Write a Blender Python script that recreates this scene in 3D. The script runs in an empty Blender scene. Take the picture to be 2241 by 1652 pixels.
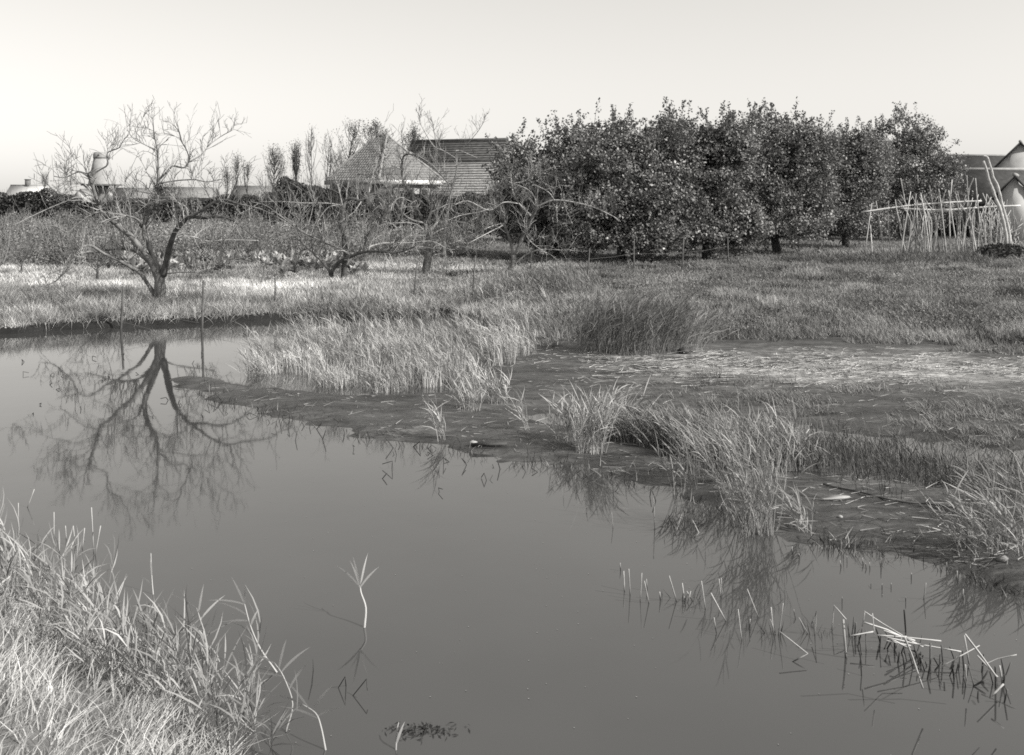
import bpy, math, random
import numpy as np

# ------------------------------------------------------------------ scene
SC = bpy.context.scene
COL = SC.collection
R = math.radians

# camera: level view camera with a falling front (lens shift), 3 m above the water
CAM_H = 3.0
FD, CX, HY = 2150.0, 1120.0, 425.0        # focal length, centre and horizon on a 2240 px wide frame
cam = bpy.data.cameras.new('camera')
cam.sensor_width = 36.0
cam.lens = FD / 2240.0 * 36.0
cam.shift_y = -(1651.5 / 2 - HY) / 2240.0
cam.clip_start = 0.1
cam.clip_end = 20000
camo = bpy.data.objects.new('camera', cam)
camo.location = (0, 0, CAM_H)
camo.rotation_euler = (R(90), 0, 0)
COL.objects.link(camo)
SC.camera = camo

# daylight, as a black and white plate records it
SUN_AZ, SUN_EL = R(112), R(38)            # azimuth clockwise from +Y
world = bpy.data.worlds.new('World')
SC.world = world
world.use_nodes = True
wn, wl = world.node_tree.nodes, world.node_tree.links
wn.clear()
sky = wn.new('ShaderNodeTexSky')
sky.sky_type = 'NISHITA'
sky.sun_disc = False
sky.sun_elevation = SUN_EL
sky.sun_rotation = SUN_AZ
sky.dust_density = 0.6
sky.air_density = 1.0
bw = wn.new('ShaderNodeSeparateColor')      # a blue sensitive plate: the blue of the sky records near white
wl.new(sky.outputs[0], bw.inputs[0])
tn = wn.new('ShaderNodeMix')
tn.data_type = 'RGBA'
tn.blend_type = 'MULTIPLY'
tn.inputs[0].default_value = 1.0
mx = wn.new('ShaderNodeMath'); mx.operation = 'MULTIPLY_ADD'      # blue plus some green
wl.new(bw.outputs[1], mx.inputs[0]); mx.inputs[1].default_value = 0.42
mb_ = wn.new('ShaderNodeMath'); mb_.operation = 'MULTIPLY'; mb_.inputs[1].default_value = 0.66
wl.new(bw.outputs[2], mb_.inputs[0]); wl.new(mb_.outputs[0], mx.inputs[2])
pw = wn.new('ShaderNodeMath'); pw.operation = 'POWER'; pw.inputs[1].default_value = 0.68     # the plate's shoulder flattens a bright sky
wl.new(mx.outputs[0], pw.inputs[0])
sc = wn.new('ShaderNodeMath'); sc.operation = 'MULTIPLY'; sc.inputs[1].default_value = 1.66
wl.new(pw.outputs[0], sc.inputs[0])
wl.new(sc.outputs[0], tn.inputs[6])
tn.inputs[7].default_value = (1.0, 0.975, 0.925, 1)
bg = wn.new('ShaderNodeBackground')
bg.inputs[1].default_value = 0.135
wl.new(tn.outputs[2], bg.inputs[0])
wo = wn.new('ShaderNodeOutputWorld')
wl.new(bg.outputs[0], wo.inputs[0])

sun = bpy.data.lights.new('sun', 'SUN')
sun.energy = 5.0
sun.angle = R(0.53)
sun.color = (1.0, 0.975, 0.925)
suno = bpy.data.objects.new('sun', sun)
suno.rotation_euler = (R(90) - SUN_EL, 0, math.pi - SUN_AZ)
suno.location = (20, -10, 30)
COL.objects.link(suno)

SC.view_settings.view_transform = 'Standard'
SC.view_settings.look = 'None'
SC.view_settings.gamma = 1.0
SC.view_settings.exposure = 0.28
SC.render.engine = 'CYCLES'
SC.cycles.use_denoising = False
SC.cycles.filter_width = 1.7
SC.cycles.max_bounces = 6
SC.cycles.diffuse_bounces = 3
SC.cycles.glossy_bounces = 3
SC.cycles.transmission_bounces = 2
SC.cycles.transparent_max_bounces = 4
SC.cycles.caustics_reflective = False
SC.cycles.caustics_refractive = False

# ------------------------------------------------------------------ helpers
def dpt(x, y, Y):
    """point at distance Y that the lens shows at (x, y) of the 2240 wide frame"""
    return np.array([(x - CX) * Y / FD, Y, CAM_H - (y - HY) * Y / FD])

def gpt(x, y, z=0.0):
    Y = FD * (CAM_H - z) / (y - HY)
    return np.array([(x - CX) * Y / FD, Y, z])

def norm(v):
    v = np.asarray(v, float)
    return v / (np.linalg.norm(v, axis=-1, keepdims=True) + 1e-9)

def hash2(ix, iy, seed):
    n = (ix.astype(np.int64) * 374761393 + iy.astype(np.int64) * 668265263 + seed * 974711) & 0x7fffffff
    n = ((n ^ (n >> 13)) * 1274126177) & 0x7fffffff
    n = n ^ (n >> 16)
    return (n & 0xffff) / 65535.0

def vnoise(x, y, seed=0):
    x = np.asarray(x, float); y = np.asarray(y, float)
    ix = np.floor(x); iy = np.floor(y)
    fx = x - ix; fy = y - iy
    fx = fx * fx * (3 - 2 * fx); fy = fy * fy * (3 - 2 * fy)
    a = hash2(ix, iy, seed); b = hash2(ix + 1, iy, seed)
    c = hash2(ix, iy + 1, seed); d = hash2(ix + 1, iy + 1, seed)
    return (a * (1 - fx) + b * fx) * (1 - fy) + (c * (1 - fx) + d * fx) * fy

def fbm(x, y, seed=0, octs=3):
    s = 0; a = 1; t = 0
    for i in range(octs):
        s = s + a * vnoise(np.asarray(x) * 2 ** i, np.asarray(y) * 2 ** i, seed + i)
        t += a; a *= 0.5
    return s / t

def smooth(t):
    t = np.clip(t, 0, 1)
    return t * t * (3 - 2 * t)

def sdf(poly, px, py):
    """signed distance, positive inside"""
    poly = np.asarray(poly)[:, :2]
    px = np.asarray(px, float); py = np.asarray(py, float)
    d2 = np.full(px.shape, 1e18); ins = np.zeros(px.shape, bool)
    n = len(poly)
    for i in range(n):
        a = poly[i]; b = poly[(i + 1) % n]
        ex, ey = b - a
        wx = px - a[0]; wy = py - a[1]
        t = np.clip((wx * ex + wy * ey) / (ex * ex + ey * ey + 1e-12), 0, 1)
        d2 = np.minimum(d2, (wx - ex * t) ** 2 + (wy - ey * t) ** 2)
        cond = ((a[1] > py) != (b[1] > py))
        with np.errstate(divide='ignore', invalid='ignore'):
            xi = a[0] + (py - a[1]) * ex / (ey if abs(ey) > 1e-12 else 1e-12)
        ins ^= cond & (px < xi)
    d = np.sqrt(d2)
    return np.where(ins, d, -d)

def tag(o, label, cat=None, group=None, kind=None):
    if label: o['label'] = label
    if cat: o['category'] = cat
    if group: o['group'] = group
    if kind: o['kind'] = kind
    return o

def empty(name, loc, label=None, cat=None, group=None):
    o = bpy.data.objects.new(name, None)
    o.empty_display_size = 0.2
    o.location = tuple(float(v) for v in loc)
    COL.objects.link(o)
    return tag(o, label, cat, group)

def mesh_obj(name, V, F, m, parent=None, tint=None, smooth_shade=False):
    """V (n,3); F = list of (k,3|4) index arrays; world coordinates are kept under a parent"""
    V = np.asarray(V, np.float32)
    if parent is not None:
        p = parent; off = np.zeros(3)
        while p is not None:
            off += np.array(p.location); p = p.parent
        V = V - off.astype(np.float32)
        origin = None
    me = bpy.data.meshes.new(name)
    if not isinstance(F, (list, tuple)): F = [F]
    F = [np.asarray(f, np.int32) for f in F if len(f)]
    loops = np.concatenate([f.ravel() for f in F])
    tot = np.concatenate([np.full(len(f), f.shape[1], np.int32) for f in F])
    start = np.concatenate([[0], np.cumsum(tot)[:-1]]).astype(np.int32)
    me.vertices.add(len(V)); me.vertices.foreach_set('co', V.ravel())
    me.loops.add(len(loops)); me.loops.foreach_set('vertex_index', loops)
    me.polygons.add(len(tot))
    me.polygons.foreach_set('loop_start', start)
    me.polygons.foreach_set('loop_total', tot)
    if smooth_shade:
        me.polygons.foreach_set('use_smooth', np.ones(len(tot), bool))
    if tint is not None:
        at = me.attributes.new('tint', 'FLOAT', 'POINT')
        at.data.foreach_set('value', np.asarray(tint, np.float32))
    me.update(calc_edges=True)
    me.materials.append(m)
    o = bpy.data.objects.new(name, me)
    COL.objects.link(o)
    if parent is not None: o.parent = parent
    return o

class MB:
    """collects geometry for one mesh object"""
    def __init__(s):
        s.v = []; s.q = []; s.t = []; s.tint = []; s.n = 0
    def add(s, V, Q=None, T=None, tint=1.0):
        V = np.asarray(V, float)
        if Q is not None and len(Q): s.q.append(np.asarray(Q, int) + s.n)
        if T is not None and len(T): s.t.append(np.asarray(T, int) + s.n)
        s.v.append(V); s.n += len(V)
        s.tint.append(np.broadcast_to(np.asarray(tint, float), (len(V),)))
    def tube(s, P, r, sides=5, tint=1.0, cap=True):
        P = np.asarray(P, float); k = len(P)
        r = np.broadcast_to(np.asarray(r, float), (k,))
        tg = np.gradient(P, axis=0); tg = norm(tg)
        ref = np.array([0.31, 0.95, 0.05]) if abs(tg[0, 1]) < 0.9 else np.array([1.0, 0, 0.1])
        u = norm(np.cross(tg, ref)); w = np.cross(tg, u)
        a = np.arange(sides) * 2 * math.pi / sides
        ring = (u[:, None, :] * np.cos(a)[None, :, None] + w[:, None, :] * np.sin(a)[None, :, None])
        V = (P[:, None, :] + ring * r[:, None, None]).reshape(-1, 3)
        i = np.arange(k - 1)[:, None] * sides; j = np.arange(sides)[None, :]
        j2 = (j + 1) % sides
        Q = np.stack([i + j, i + j2, i + sides + j2, i + sides + j], -1).reshape(-1, 4)
        T = None
        if cap and sides >= 3:
            T = [[(k - 1) * sides, (k - 1) * sides + q, (k - 1) * sides + q + 1] for q in range(1, sides - 1)]
            T += [[0, q + 1, q] for q in range(1, sides - 1)]
        s.add(V, Q, T, tint)
    def box(s, c, size, rz=0.0, tint=1.0, tilt=None):
        hx, hy, hz = np.asarray(size) / 2
        V = np.array([[x, y, z] for x in (-hx, hx) for y in (-hy, hy) for z in (-hz, hz)])
        if tilt is not None:
            ca, sa = math.cos(tilt), math.sin(tilt)
            V = V @ np.array([[ca, 0, sa], [0, 1, 0], [-sa, 0, ca]]).T
        ca, sa = math.cos(rz), math.sin(rz)
        V = V @ np.array([[ca, -sa, 0], [sa, ca, 0], [0, 0, 1]]).T + np.asarray(c)
        s.add(V, [[0, 1, 3, 2], [4, 6, 7, 5], [0, 4, 5, 1], [2, 3, 7, 6], [0, 2, 6, 4], [1, 5, 7, 3]], None, tint)
    def prism(s, poly, d, tint=1.0):
        """planar polygon (n,3) extruded by vector d"""
        P = np.asarray(poly, float); n = len(P)
        V = np.concatenate([P, P + np.asarray(d)])
        Q = [[i, (i + 1) % n, n + (i + 1) % n, n + i] for i in range(n)]
        T = [[0, i + 1, i] for i in range(1, n - 1)] + [[n, n + i, n + i + 1] for i in range(1, n - 1)]
        s.add(V, Q, T, tint)
    def ribbon(s, P0, D, L, W, bend, segs, side, tint, kind='leaf', dark=None):
        P0 = np.asarray(P0, float); n = len(P0)
        if n == 0: return
        D = np.asarray(D, float); L = np.asarray(L, float); bend = np.asarray(bend, float)
        W = np.broadcast_to(np.asarray(W, float), (n,))
        ts = np.linspace(0, 1, segs + 1)
        C = P0[:, None] + D[:, None] * (L[:, None] * ts)[..., None] + bend[:, None] * (L[:, None] * ts ** 2)[..., None]
        if kind == 'leaf':
            prof = np.where(ts < 0.3, 0.45 + 0.55 * ts / 0.3, 1 - ((ts - 0.3) / 0.7) ** 1.6)
        elif kind == 'blade':
            prof = 1 - ts ** 1.4
        else:
            prof = 1 - 0.75 * ts
        Wd = W[:, None] * prof * 0.5
        side = norm(side)
        A = C[:, :-1] + side[:, None] * Wd[:, :-1, None]
        B = C[:, :-1] - side[:, None] * Wd[:, :-1, None]
        V = np.concatenate([np.stack([A, B], 2).reshape(n, -1, 3), C[:, -1:]], 1)
        m = 2 * segs + 1
        tri = []
        for k in range(segs - 1):
            tri += [[2 * k, 2 * k + 1, 2 * k + 3], [2 * k, 2 * k + 3, 2 * k + 2]]
        tri.append([2 * segs - 2, 2 * segs - 1, 2 * segs])
        T = (np.arange(n)[:, None, None] * m + np.array(tri)[None]).reshape(-1, 3)
        tt = np.broadcast_to(np.asarray(tint, float), (n,))[:, None] * np.ones((1, m))
        s.add(V.reshape(-1, 3), None, T, tt.reshape(-1))
    def cards(s, C, N, U, Lh, Wh, tint):
        """folded leaf: rhombus of four corners, along U with half length Lh and half width Wh"""
        C = np.asarray(C, float); n = len(C)
        if n == 0: return
        N = norm(N); U = norm(U - N * np.sum(U * N, -1, keepdims=True)); Sd = np.cross(N, U)
        Lh = np.broadcast_to(Lh, (n,))[:, None]; Wh = np.broadcast_to(Wh, (n,))[:, None]
        V = np.stack([C - U * Lh, C + Sd * Wh + N * Wh * .35, C + U * Lh, C - Sd * Wh + N * Wh * .35], 1).reshape(-1, 3)
        b = np.arange(n)[:, None] * 4
        T = np.concatenate([b + [[0, 1, 2]], b + [[0, 2, 3]]], 0)
        s.add(V, None, T, np.repeat(np.broadcast_to(np.asarray(tint, float), (n,)), 4))
    def build(s, name, m, parent=None, smooth_shade=False):
        F = []
        if s.q: F.append(np.concatenate(s.q))
        if s.t: F.append(np.concatenate(s.t))
        return mesh_obj(name, np.concatenate(s.v), F, m, parent, np.concatenate(s.tint), smooth_shade)

# ------------------------------------------------------------------ materials (grey: the plate is black and white)
def mat(name, v, rough=0.8, vary=0.25, scale=3.0, spec=0.3, tint=True, translucent=0.0, bump=0.0, detail=4.0, stretch=None):
    m = bpy.data.materials.new(name)
    m.use_nodes = True
    nt = m.node_tree; n, l = nt.nodes, nt.links
    b = n['Principled BSDF']
    b.inputs['Roughness'].default_value = rough
    b.inputs['Specular IOR Level'].default_value = spec
    tc = n.new('ShaderNodeTexCoord')
    src = tc.outputs['Object']
    if stretch:
        mp = n.new('ShaderNodeMapping'); mp.inputs['Scale'].default_value = stretch
        l.new(src, mp.inputs[0]); src = mp.outputs[0]
    nz = n.new('ShaderNodeTexNoise')
    nz.inputs['Scale'].default_value = scale
    nz.inputs['Detail'].default_value = detail
    l.new(src, nz.inputs['Vector'])
    mr = n.new('ShaderNodeMapRange')
    mr.inputs[1].default_value = 0.3; mr.inputs[2].default_value = 0.7
    mr.inputs[3].default_value = v * (1 - vary); mr.inputs[4].default_value = v * (1 + vary)
    l.new(nz.outputs[0], mr.inputs[0])
    val = mr.outputs[0]
    if tint:
        at = n.new('ShaderNodeAttribute'); at.attribute_name = 'tint'
        mu = n.new('ShaderNodeMath'); mu.operation = 'MULTIPLY'
        l.new(val, mu.inputs[0]); l.new(at.outputs['Fac'], mu.inputs[1]); val = mu.outputs[0]
    l.new(val, b.inputs['Base Color'])
    if bump > 0:
        bp = n.new('ShaderNodeBump'); bp.inputs['Strength'].default_value = bump; bp.inputs['Distance'].default_value = 0.03
        l.new(nz.outputs[0], bp.inputs['Height']); l.new(bp.outputs[0], b.inputs['Normal'])
    if translucent > 0:
        tr = n.new('ShaderNodeBsdfTranslucent'); l.new(val, tr.inputs[0])
        mx = n.new('ShaderNodeMixShader'); mx.inputs[0].default_value = translucent
        l.new(b.outputs[0], mx.inputs[1]); l.new(tr.outputs[0], mx.inputs[2])
        l.new(mx.outputs[0], n['Material Output'].inputs['Surface'])
    return m

M = dict(
    bark=mat('bark', 0.17, 0.85, 0.55, 9, bump=0.6, stretch=(1, 1, .4)),
    pale_bark=mat('pale_bark', 0.30, 0.8, 0.3, 7, bump=0.4),
    bleached_bark=mat('bleached_bark', 0.46, 0.8, 0.3, 7, bump=0.4),
    dark_bark=mat('dark_bark', 0.09, 0.9, 0.4, 8, bump=0.5),
    twig=mat('twig', 0.20, 0.8, 0.3, 4),
    apple_leaf=mat('apple_leaf', 0.155, 0.5, 0.3, 2.0, spec=0.55, translucent=0.25),
    hedge_leaf=mat('hedge_leaf', 0.06, 0.6, 0.35, .8, translucent=0.2),
    shrub_leaf=mat('shrub_leaf', 0.20, 0.6, 0.4, .8, translucent=0.25),
    crop_leaf=mat('crop_leaf', 0.30, 0.5, 0.3, 2, spec=.4, translucent=0.25),
    apple=mat('apple', 0.42, 0.35, 0.2, 6, spec=.5),
    grass=mat('grass', 0.21, 0.7, 0.25, .5, translucent=0.25),
    bank_grass=mat('bank_grass', 0.46, 0.7, 0.25, .8, translucent=0.25),
    reed=mat('reed', 0.44, 0.65, 0.2, 2, translucent=0.2),
    straw=mat('straw', 0.40, 0.7, 0.25, 2),
    near_grass=mat('near_grass', 0.52, 0.65, 0.2, 2, translucent=0.25),
    pole=mat('pole', 0.42, 0.75, 0.3, 7),
    post=mat('post', 0.10, 0.85, 0.4, 8),
    wire=mat('wire', 0.15, 0.5, 0.1, 4),
    wood=mat('weathered_wood', 0.20, 0.8, 0.35, 6, bump=.3),
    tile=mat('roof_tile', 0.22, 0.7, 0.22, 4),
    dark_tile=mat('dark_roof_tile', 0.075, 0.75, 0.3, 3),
    pale_tile=mat('pale_roof_tile', 0.30, 0.7, 0.2, 2),
    white=mat('white_paint', 0.75, 0.6, 0.08, 3),
    brick=mat('brick_wall', 0.16, 0.85, 0.25, 6),
    plaster=mat('pale_plaster', 0.55, 0.8, 0.12, 2),
    glass=mat('window_glass', 0.03, 0.1, 0.1, 2, spec=.6),
    thatch=mat('mill_boards', 0.33, 0.85, 0.12, 1.2),
    mill_dark=mat('mill_dark', 0.12, 0.85, 0.2, 1),
    mud_lump=mat('mud_lump', 0.05, 0.7, 0.4, 8, bump=.6),
    slab=mat('pale_slab', 0.34, 0.6, 0.15, 6),
    fleck=mat('fleck', 0.24, 0.6, 0.2, 6),
)

def ground_material():
    m = bpy.data.materials.new('ground'); m.use_nodes = True
    nt = m.node_tree; n, l = nt.nodes, nt.links; b = n['Principled BSDF']
    tc = n.new('ShaderNodeTexCoord')
    def noise(scale, det=6, st=(1, 1, 1)):
        mp = n.new('ShaderNodeMapping'); mp.inputs['Scale'].default_value = st
        l.new(tc.outputs['Object'], mp.inputs[0])
        z = n.new('ShaderNodeTexNoise'); z.inputs['Scale'].default_value = scale; z.inputs['Detail'].default_value = det
        z.inputs['Roughness'].default_value = 0.65
        l.new(mp.outputs[0], z.inputs['Vector']); return z.outputs[0]
    def rng(v, a, bb, lo, hi):
        r = n.new('ShaderNodeMapRange'); r.inputs[1].default_value = a; r.inputs[2].default_value = bb
        r.inputs[3].default_value = lo; r.inputs[4].default_value = hi; l.new(v, r.inputs[0]); return r.outputs[0]
    def math_(op, a, bb):
        q = n.new('ShaderNodeMath'); q.operation = op
        for i, s in enumerate((a, bb)):
            if isinstance(s, float): q.inputs[i].default_value = s
            else: l.new(s, q.inputs[i])
        return q.outputs[0]
    big = noise(0.55, 5, (.5, 1, 1)); fine = noise(9, 8, (.5, 1.2, 1)); mid = noise(2.2, 6, (.45, 1.4, 1))
    mud = math_('MULTIPLY', rng(big, .3, .7, .030, .068), rng(fine, .3, .7, .5, 1.5))
    mud = math_('MULTIPLY', mud, rng(mid, .35, .65, .45, 1.8))
    soil = math_('MULTIPLY', rng(big, .3, .7, .10, .16), rng(fine, .3, .7, .6, 1.4))
    at = n.new('ShaderNodeAttribute'); at.attribute_name = 'tint'
    mix = n.new('ShaderNodeMix'); l.new(at.outputs['Fac'], mix.inputs[0]); l.new(mud, mix.inputs[2]); l.new(soil, mix.inputs[3])
    dr = n.new('ShaderNodeAttribute'); dr.attribute_name = 'dry'
    straw = math_('MULTIPLY', rng(mid, .35, .65, .16, .40), rng(fine, .35, .65, .4, 1.6))
    mix2 = n.new('ShaderNodeMix'); l.new(dr.outputs['Fac'], mix2.inputs[0]); l.new(mix.outputs[0], mix2.inputs[2]); l.new(straw, mix2.inputs[3])
    peat_shade = n.new('ShaderNodeAttribute'); peat_shade.attribute_name = 'wet'
    mix3 = n.new('ShaderNodeMix'); l.new(peat_shade.outputs['Fac'], mix3.inputs[0]); l.new(mix2.outputs[0], mix3.inputs[2]); mix3.inputs[3].default_value = .016  # bank lip goes near black: damp peat plus undercut shade put into the colour
    l.new(mix3.outputs[0], b.inputs['Base Color'])
    ro = rng(mid, .35, .65, .26, .75); l.new(ro, b.inputs['Roughness'])
    b.inputs['Specular IOR Level'].default_value = 0.35
    bp = n.new('ShaderNodeBump'); bp.inputs['Strength'].default_value = .8; bp.inputs['Distance'].default_value = .04
    l.new(math_('ADD', fine, mid), bp.inputs['Height']); l.new(bp.outputs[0], b.inputs['Normal'])
    return m

def water_material():
    m = bpy.data.materials.new('water'); m.use_nodes = True
    nt = m.node_tree; n, l = nt.nodes, nt.links; b = n['Principled BSDF']
    b.inputs['IOR'].default_value = 2.0
    b.inputs['Specular IOR Level'].default_value = 0.5
    tc = n.new('ShaderNodeTexCoord')
    z2 = n.new('ShaderNodeTexNoise'); z2.inputs['Scale'].default_value = .35; z2.inputs['Detail'].default_value = 4
    l.new(tc.outputs['Object'], z2.inputs['Vector'])
    r = n.new('ShaderNodeMapRange'); r.inputs[1].default_value = .3; r.inputs[2].default_value = .7
    r.inputs[3].default_value = .038; r.inputs[4].default_value = .052
    l.new(z2.outputs[0], r.inputs[0]); l.new(r.outputs[0], b.inputs['Base Color'])
    b.inputs['Roughness'].default_value = 0.035
    z = n.new('ShaderNodeTexNoise'); z.inputs['Scale'].default_value = 1.6; z.inputs['Detail'].default_value = 2
    l.new(tc.outputs['Object'], z.inputs['Vector'])
    bp = n.new('ShaderNodeBump'); bp.inputs['Strength'].default_value = .06; bp.inputs['Distance'].default_value = .02
    l.new(z.outputs[0], bp.inputs['Height']); l.new(bp.outputs[0], b.inputs['Normal'])
    return m

# ------------------------------------------------------------------ the lie of the land (plan outlines, metres)
def plan(pts, z=0.0):
    return np.array([gpt(x, y, z)[:2] for x, y in pts])

WATER = np.concatenate([
    np.array([[-60, 19.5], [-22, 20.5]]),
    plan([(30, 728), (90, 722), (330, 710), (560, 700), (700, 696), (760, 700), (800, 692), (950, 686), (965, 700),
          (930, 720), (990, 742), (1050, 780), (1090, 812), (1040, 848), (900, 868), (700, 862), (560, 846),
          (400, 824), (375, 830), (420, 846), (540, 890), (620, 912), (700, 930), (760, 936), (840, 962), (930, 966), (1000, 982),
          (1100, 1003), (1215, 1012), (1350, 1046), (1480, 1066), (1560, 1100), (1640, 1150), (1720, 1165), (1760, 1184), (1850, 1198), (1950, 1210),
          (2050, 1232), (2130, 1262), (2240, 1310), (2420, 1400)]),
    np.array([[9.5, 5.2], [14, 2.5], [22, -3], [24, -12], [2, -12], [1.6, -2], [.2, 2.2], [-.9, 4.0]]),
    plan([(520, 1700), (440, 1590), (350, 1510), (240, 1425), (120, 1355), (0, 1295)]),
    np.array([[-6.5, 7.7], [-10, 9.3], [-20, 9.6], [-60, 9.0]]),
])
POOL = plan([(1095, 905), (1250, 900), (1400, 905), (1500, 912), (1600, 925), (1760, 935), (1900, 955), (2050, 965), (2300, 985),
             (2300, 1080), (2180, 1072), (2060, 1062), (1950, 1055), (1850, 1035), (1760, 1010), (1640, 1000), (1500, 985), (1420, 965),
             (1330, 940), (1200, 925), (1110, 918)])
MEADOW = np.concatenate([
    np.array([[-60, 19.9], [-22, 20.9]]),
    plan([(30, 732), (90, 725), (330, 713), (560, 703), (700, 698), (760, 700), (800, 694), (950, 687), (985, 700),
          (1080, 742), (1200, 765), (1490, 762), (1700, 752), (1900, 756), (2240, 785), (2600, 815)]),
    np.array([[30, 14], [400, 10], [6000, 10], [6000, 7000], [-6000, 7000], [-6000, 19]]),
])
NEAR = np.concatenate([
    np.array([[-60, 8.8], [-20, 9.0], [-10, 8.6], [-6.5, 7.5]]),
    plan([(0, 1305), (120, 1367), (240, 1440), (350, 1525), (440, 1605), (520, 1715)]),
    np.array([[-1.0, 3.8], [.1, 2.0], [1.5, -2.2], [1.9, -60], [-60, -60]]),
])

def terrain(X, Y):
    X = np.asarray(X, float); Y = np.asarray(Y, float)
    wob = (fbm(X * 1.7, Y * 1.7, 5) - .5) * .35 + (fbm(X * 5, Y * 5, 6) - .5) * .12
    wob = wob + (fbm(X * .9, Y * 2.4, 7) - .5) * .75 * smooth((Y - 8.5) / 2) * smooth((19 - Y) / 2)
    wob = wob + (fbm(X * 2.6, Y * 5, 8, 2) - .5) * .35 * smooth((Y - 7) / 2) * smooth((19 - Y) / 2)
    sw = np.maximum(sdf(WATER, X, Y) , sdf(POOL, X, Y) * .8) + wob * .8
    sm = sdf(MEADOW, X, Y)
    sn = sdf(NEAR, X, Y)
    z = np.where(sw > 0, -.45 * smooth(sw / 1.6) - .03 * np.clip(sw / .3, 0, 1),
                 .02 + .055 * smooth(-sw / 1.4) + .02 * np.clip(-sw / .2, 0, 1))
    z = z + (fbm(X * 2.2, Y * 3, 11) - .5) * .055 * np.where(sw > 0, .5, 1) + (fbm(X * 3.4, Y * 3.8, 12, 2) - .5) * .035
    ramp = np.where(X < -1.5, .30, .30 + 3.2 * smooth((X + 1.5) / 5))
    top = .46 + (fbm(X * .25, Y * .25, 3) - .5) * .10
    nb = (fbm(X * 2, Y * 2, 21) - .5)
    steep = .13 * smooth((sm + nb * .10) / .12) + (top - .18) * smooth((sm - .12) / 2.6)
    gentle = smooth((sm + nb * .3) / ramp) * (top - .05)
    z = z + np.where(sm > 0, np.where(X < -1.5, steep, steep + (gentle - steep) * smooth((X + 1.5) / 3)), 0)
    z = z + np.where(sn > 0, smooth(sn / 3.2) * 1.25 + .12 * smooth(sn / .35) + (fbm(X * 2, Y * 2, 31) - .5) * .12 * smooth(sn), 0)
    return z

def zone(X, Y):
    return np.maximum(smooth((sdf(MEADOW, X, Y) - .35) / .6), smooth(sdf(NEAR, X, Y) / .4))

def dry(X, Y):
    """band of bleached, washed up reed at the foot of the meadow"""
    yy = HY + FD * 2.95 / np.maximum(Y, 1); xx = CX + FD * X / np.maximum(Y, 1)
    b_ = np.exp(-((yy - (803 + (xs_ := (xx - 1300)) * .02 + 30 * (fbm(X * .8, Y * .8, 71) - .5))) / 34) ** 2)
    return np.where(Y > 5, b_ * smooth((xx - 1180) / 420) * smooth(fbm(X * 1.3, Y * 3, 72) * 2.4 - .45), 0)

def tz(x, y):
    return float(terrain(np.array([x]), np.array([y]))[0])

def on_ground(x, y):
    """ground point the lens shows at (x, y)"""
    z = 0.1
    for _ in range(12):
        p = gpt(x, y, z); z = .5 * z + .5 * tz(p[0], p[1])
    p = gpt(x, y, z); p[2] = tz(p[0], p[1])
    return p

def axis(parts):
    out = [parts[0][0]]
    for a, b, st in parts:
        k = max(1, int(round((b - a) / st)))
        out += list(np.linspace(a, b, k + 1)[1:])
    return np.array(out)

gx = axis([(-6000, -400, 700), (-400, -60, 40), (-60, -16, 1.2), (-16, 16, .13), (16, 60, 1.2), (60, 400, 40), (400, 6000, 700)])
gy = axis([(-300, -60, 60), (-60, 3, 2.0), (3, 9, .09), (9, 24, .12), (24, 40, .5), (40, 90, 2), (90, 400, 20), (400, 7000, 600)])
GX, GY = np.meshgrid(gx, gy)
GZ = terrain(GX.ravel(), GY.ravel())
nx, ny = len(gx), len(gy)
ii = (np.arange(ny - 1)[:, None] * nx + np.arange(nx - 1)[None, :]).ravel()
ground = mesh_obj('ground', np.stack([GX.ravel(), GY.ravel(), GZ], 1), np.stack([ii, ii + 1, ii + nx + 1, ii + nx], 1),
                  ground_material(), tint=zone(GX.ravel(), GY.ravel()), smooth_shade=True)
_d = ground.data.attributes.new('dry', 'FLOAT', 'POINT')
_d.data.foreach_set('value', dry(GX.ravel(), GY.ravel()).astype(np.float32))
_d = ground.data.attributes.new('wet', 'FLOAT', 'POINT')      # wet peat of the bank lip, darkened further as painted shade under the overhang
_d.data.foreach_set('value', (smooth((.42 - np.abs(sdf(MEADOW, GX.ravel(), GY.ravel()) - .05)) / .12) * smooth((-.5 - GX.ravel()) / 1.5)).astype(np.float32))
tag(ground, None, kind='structure')
wx = np.array([-70, 30, 30, -70]); wy = np.array([-14, -14, 24, 24])
water = mesh_obj('water', np.stack([wx, wy, np.zeros(4)], 1), [np.array([[0, 1, 2, 3]])], water_material())
tag(water, None, kind='structure')

RS = np.random.RandomState

# ------------------------------------------------------------------ trees
def catmull(P, per=4):
    P = np.asarray(P, float)
    Q = np.concatenate([[2 * P[0] - P[1]], P, [2 * P[-1] - P[-2]]])
    out = []
    for i in range(1, len(Q) - 2):
        for t in np.arange(per) / per:
            a, b, c, d = Q[i - 1], Q[i], Q[i + 1], Q[i + 2]
            out.append(.5 * (2 * b + (c - a) * t + (2 * a - 5 * b + 4 * c - d) * t * t + (3 * b - a - 3 * c + d) * t ** 3))
    out.append(Q[-2])
    return np.array(out)

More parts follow.
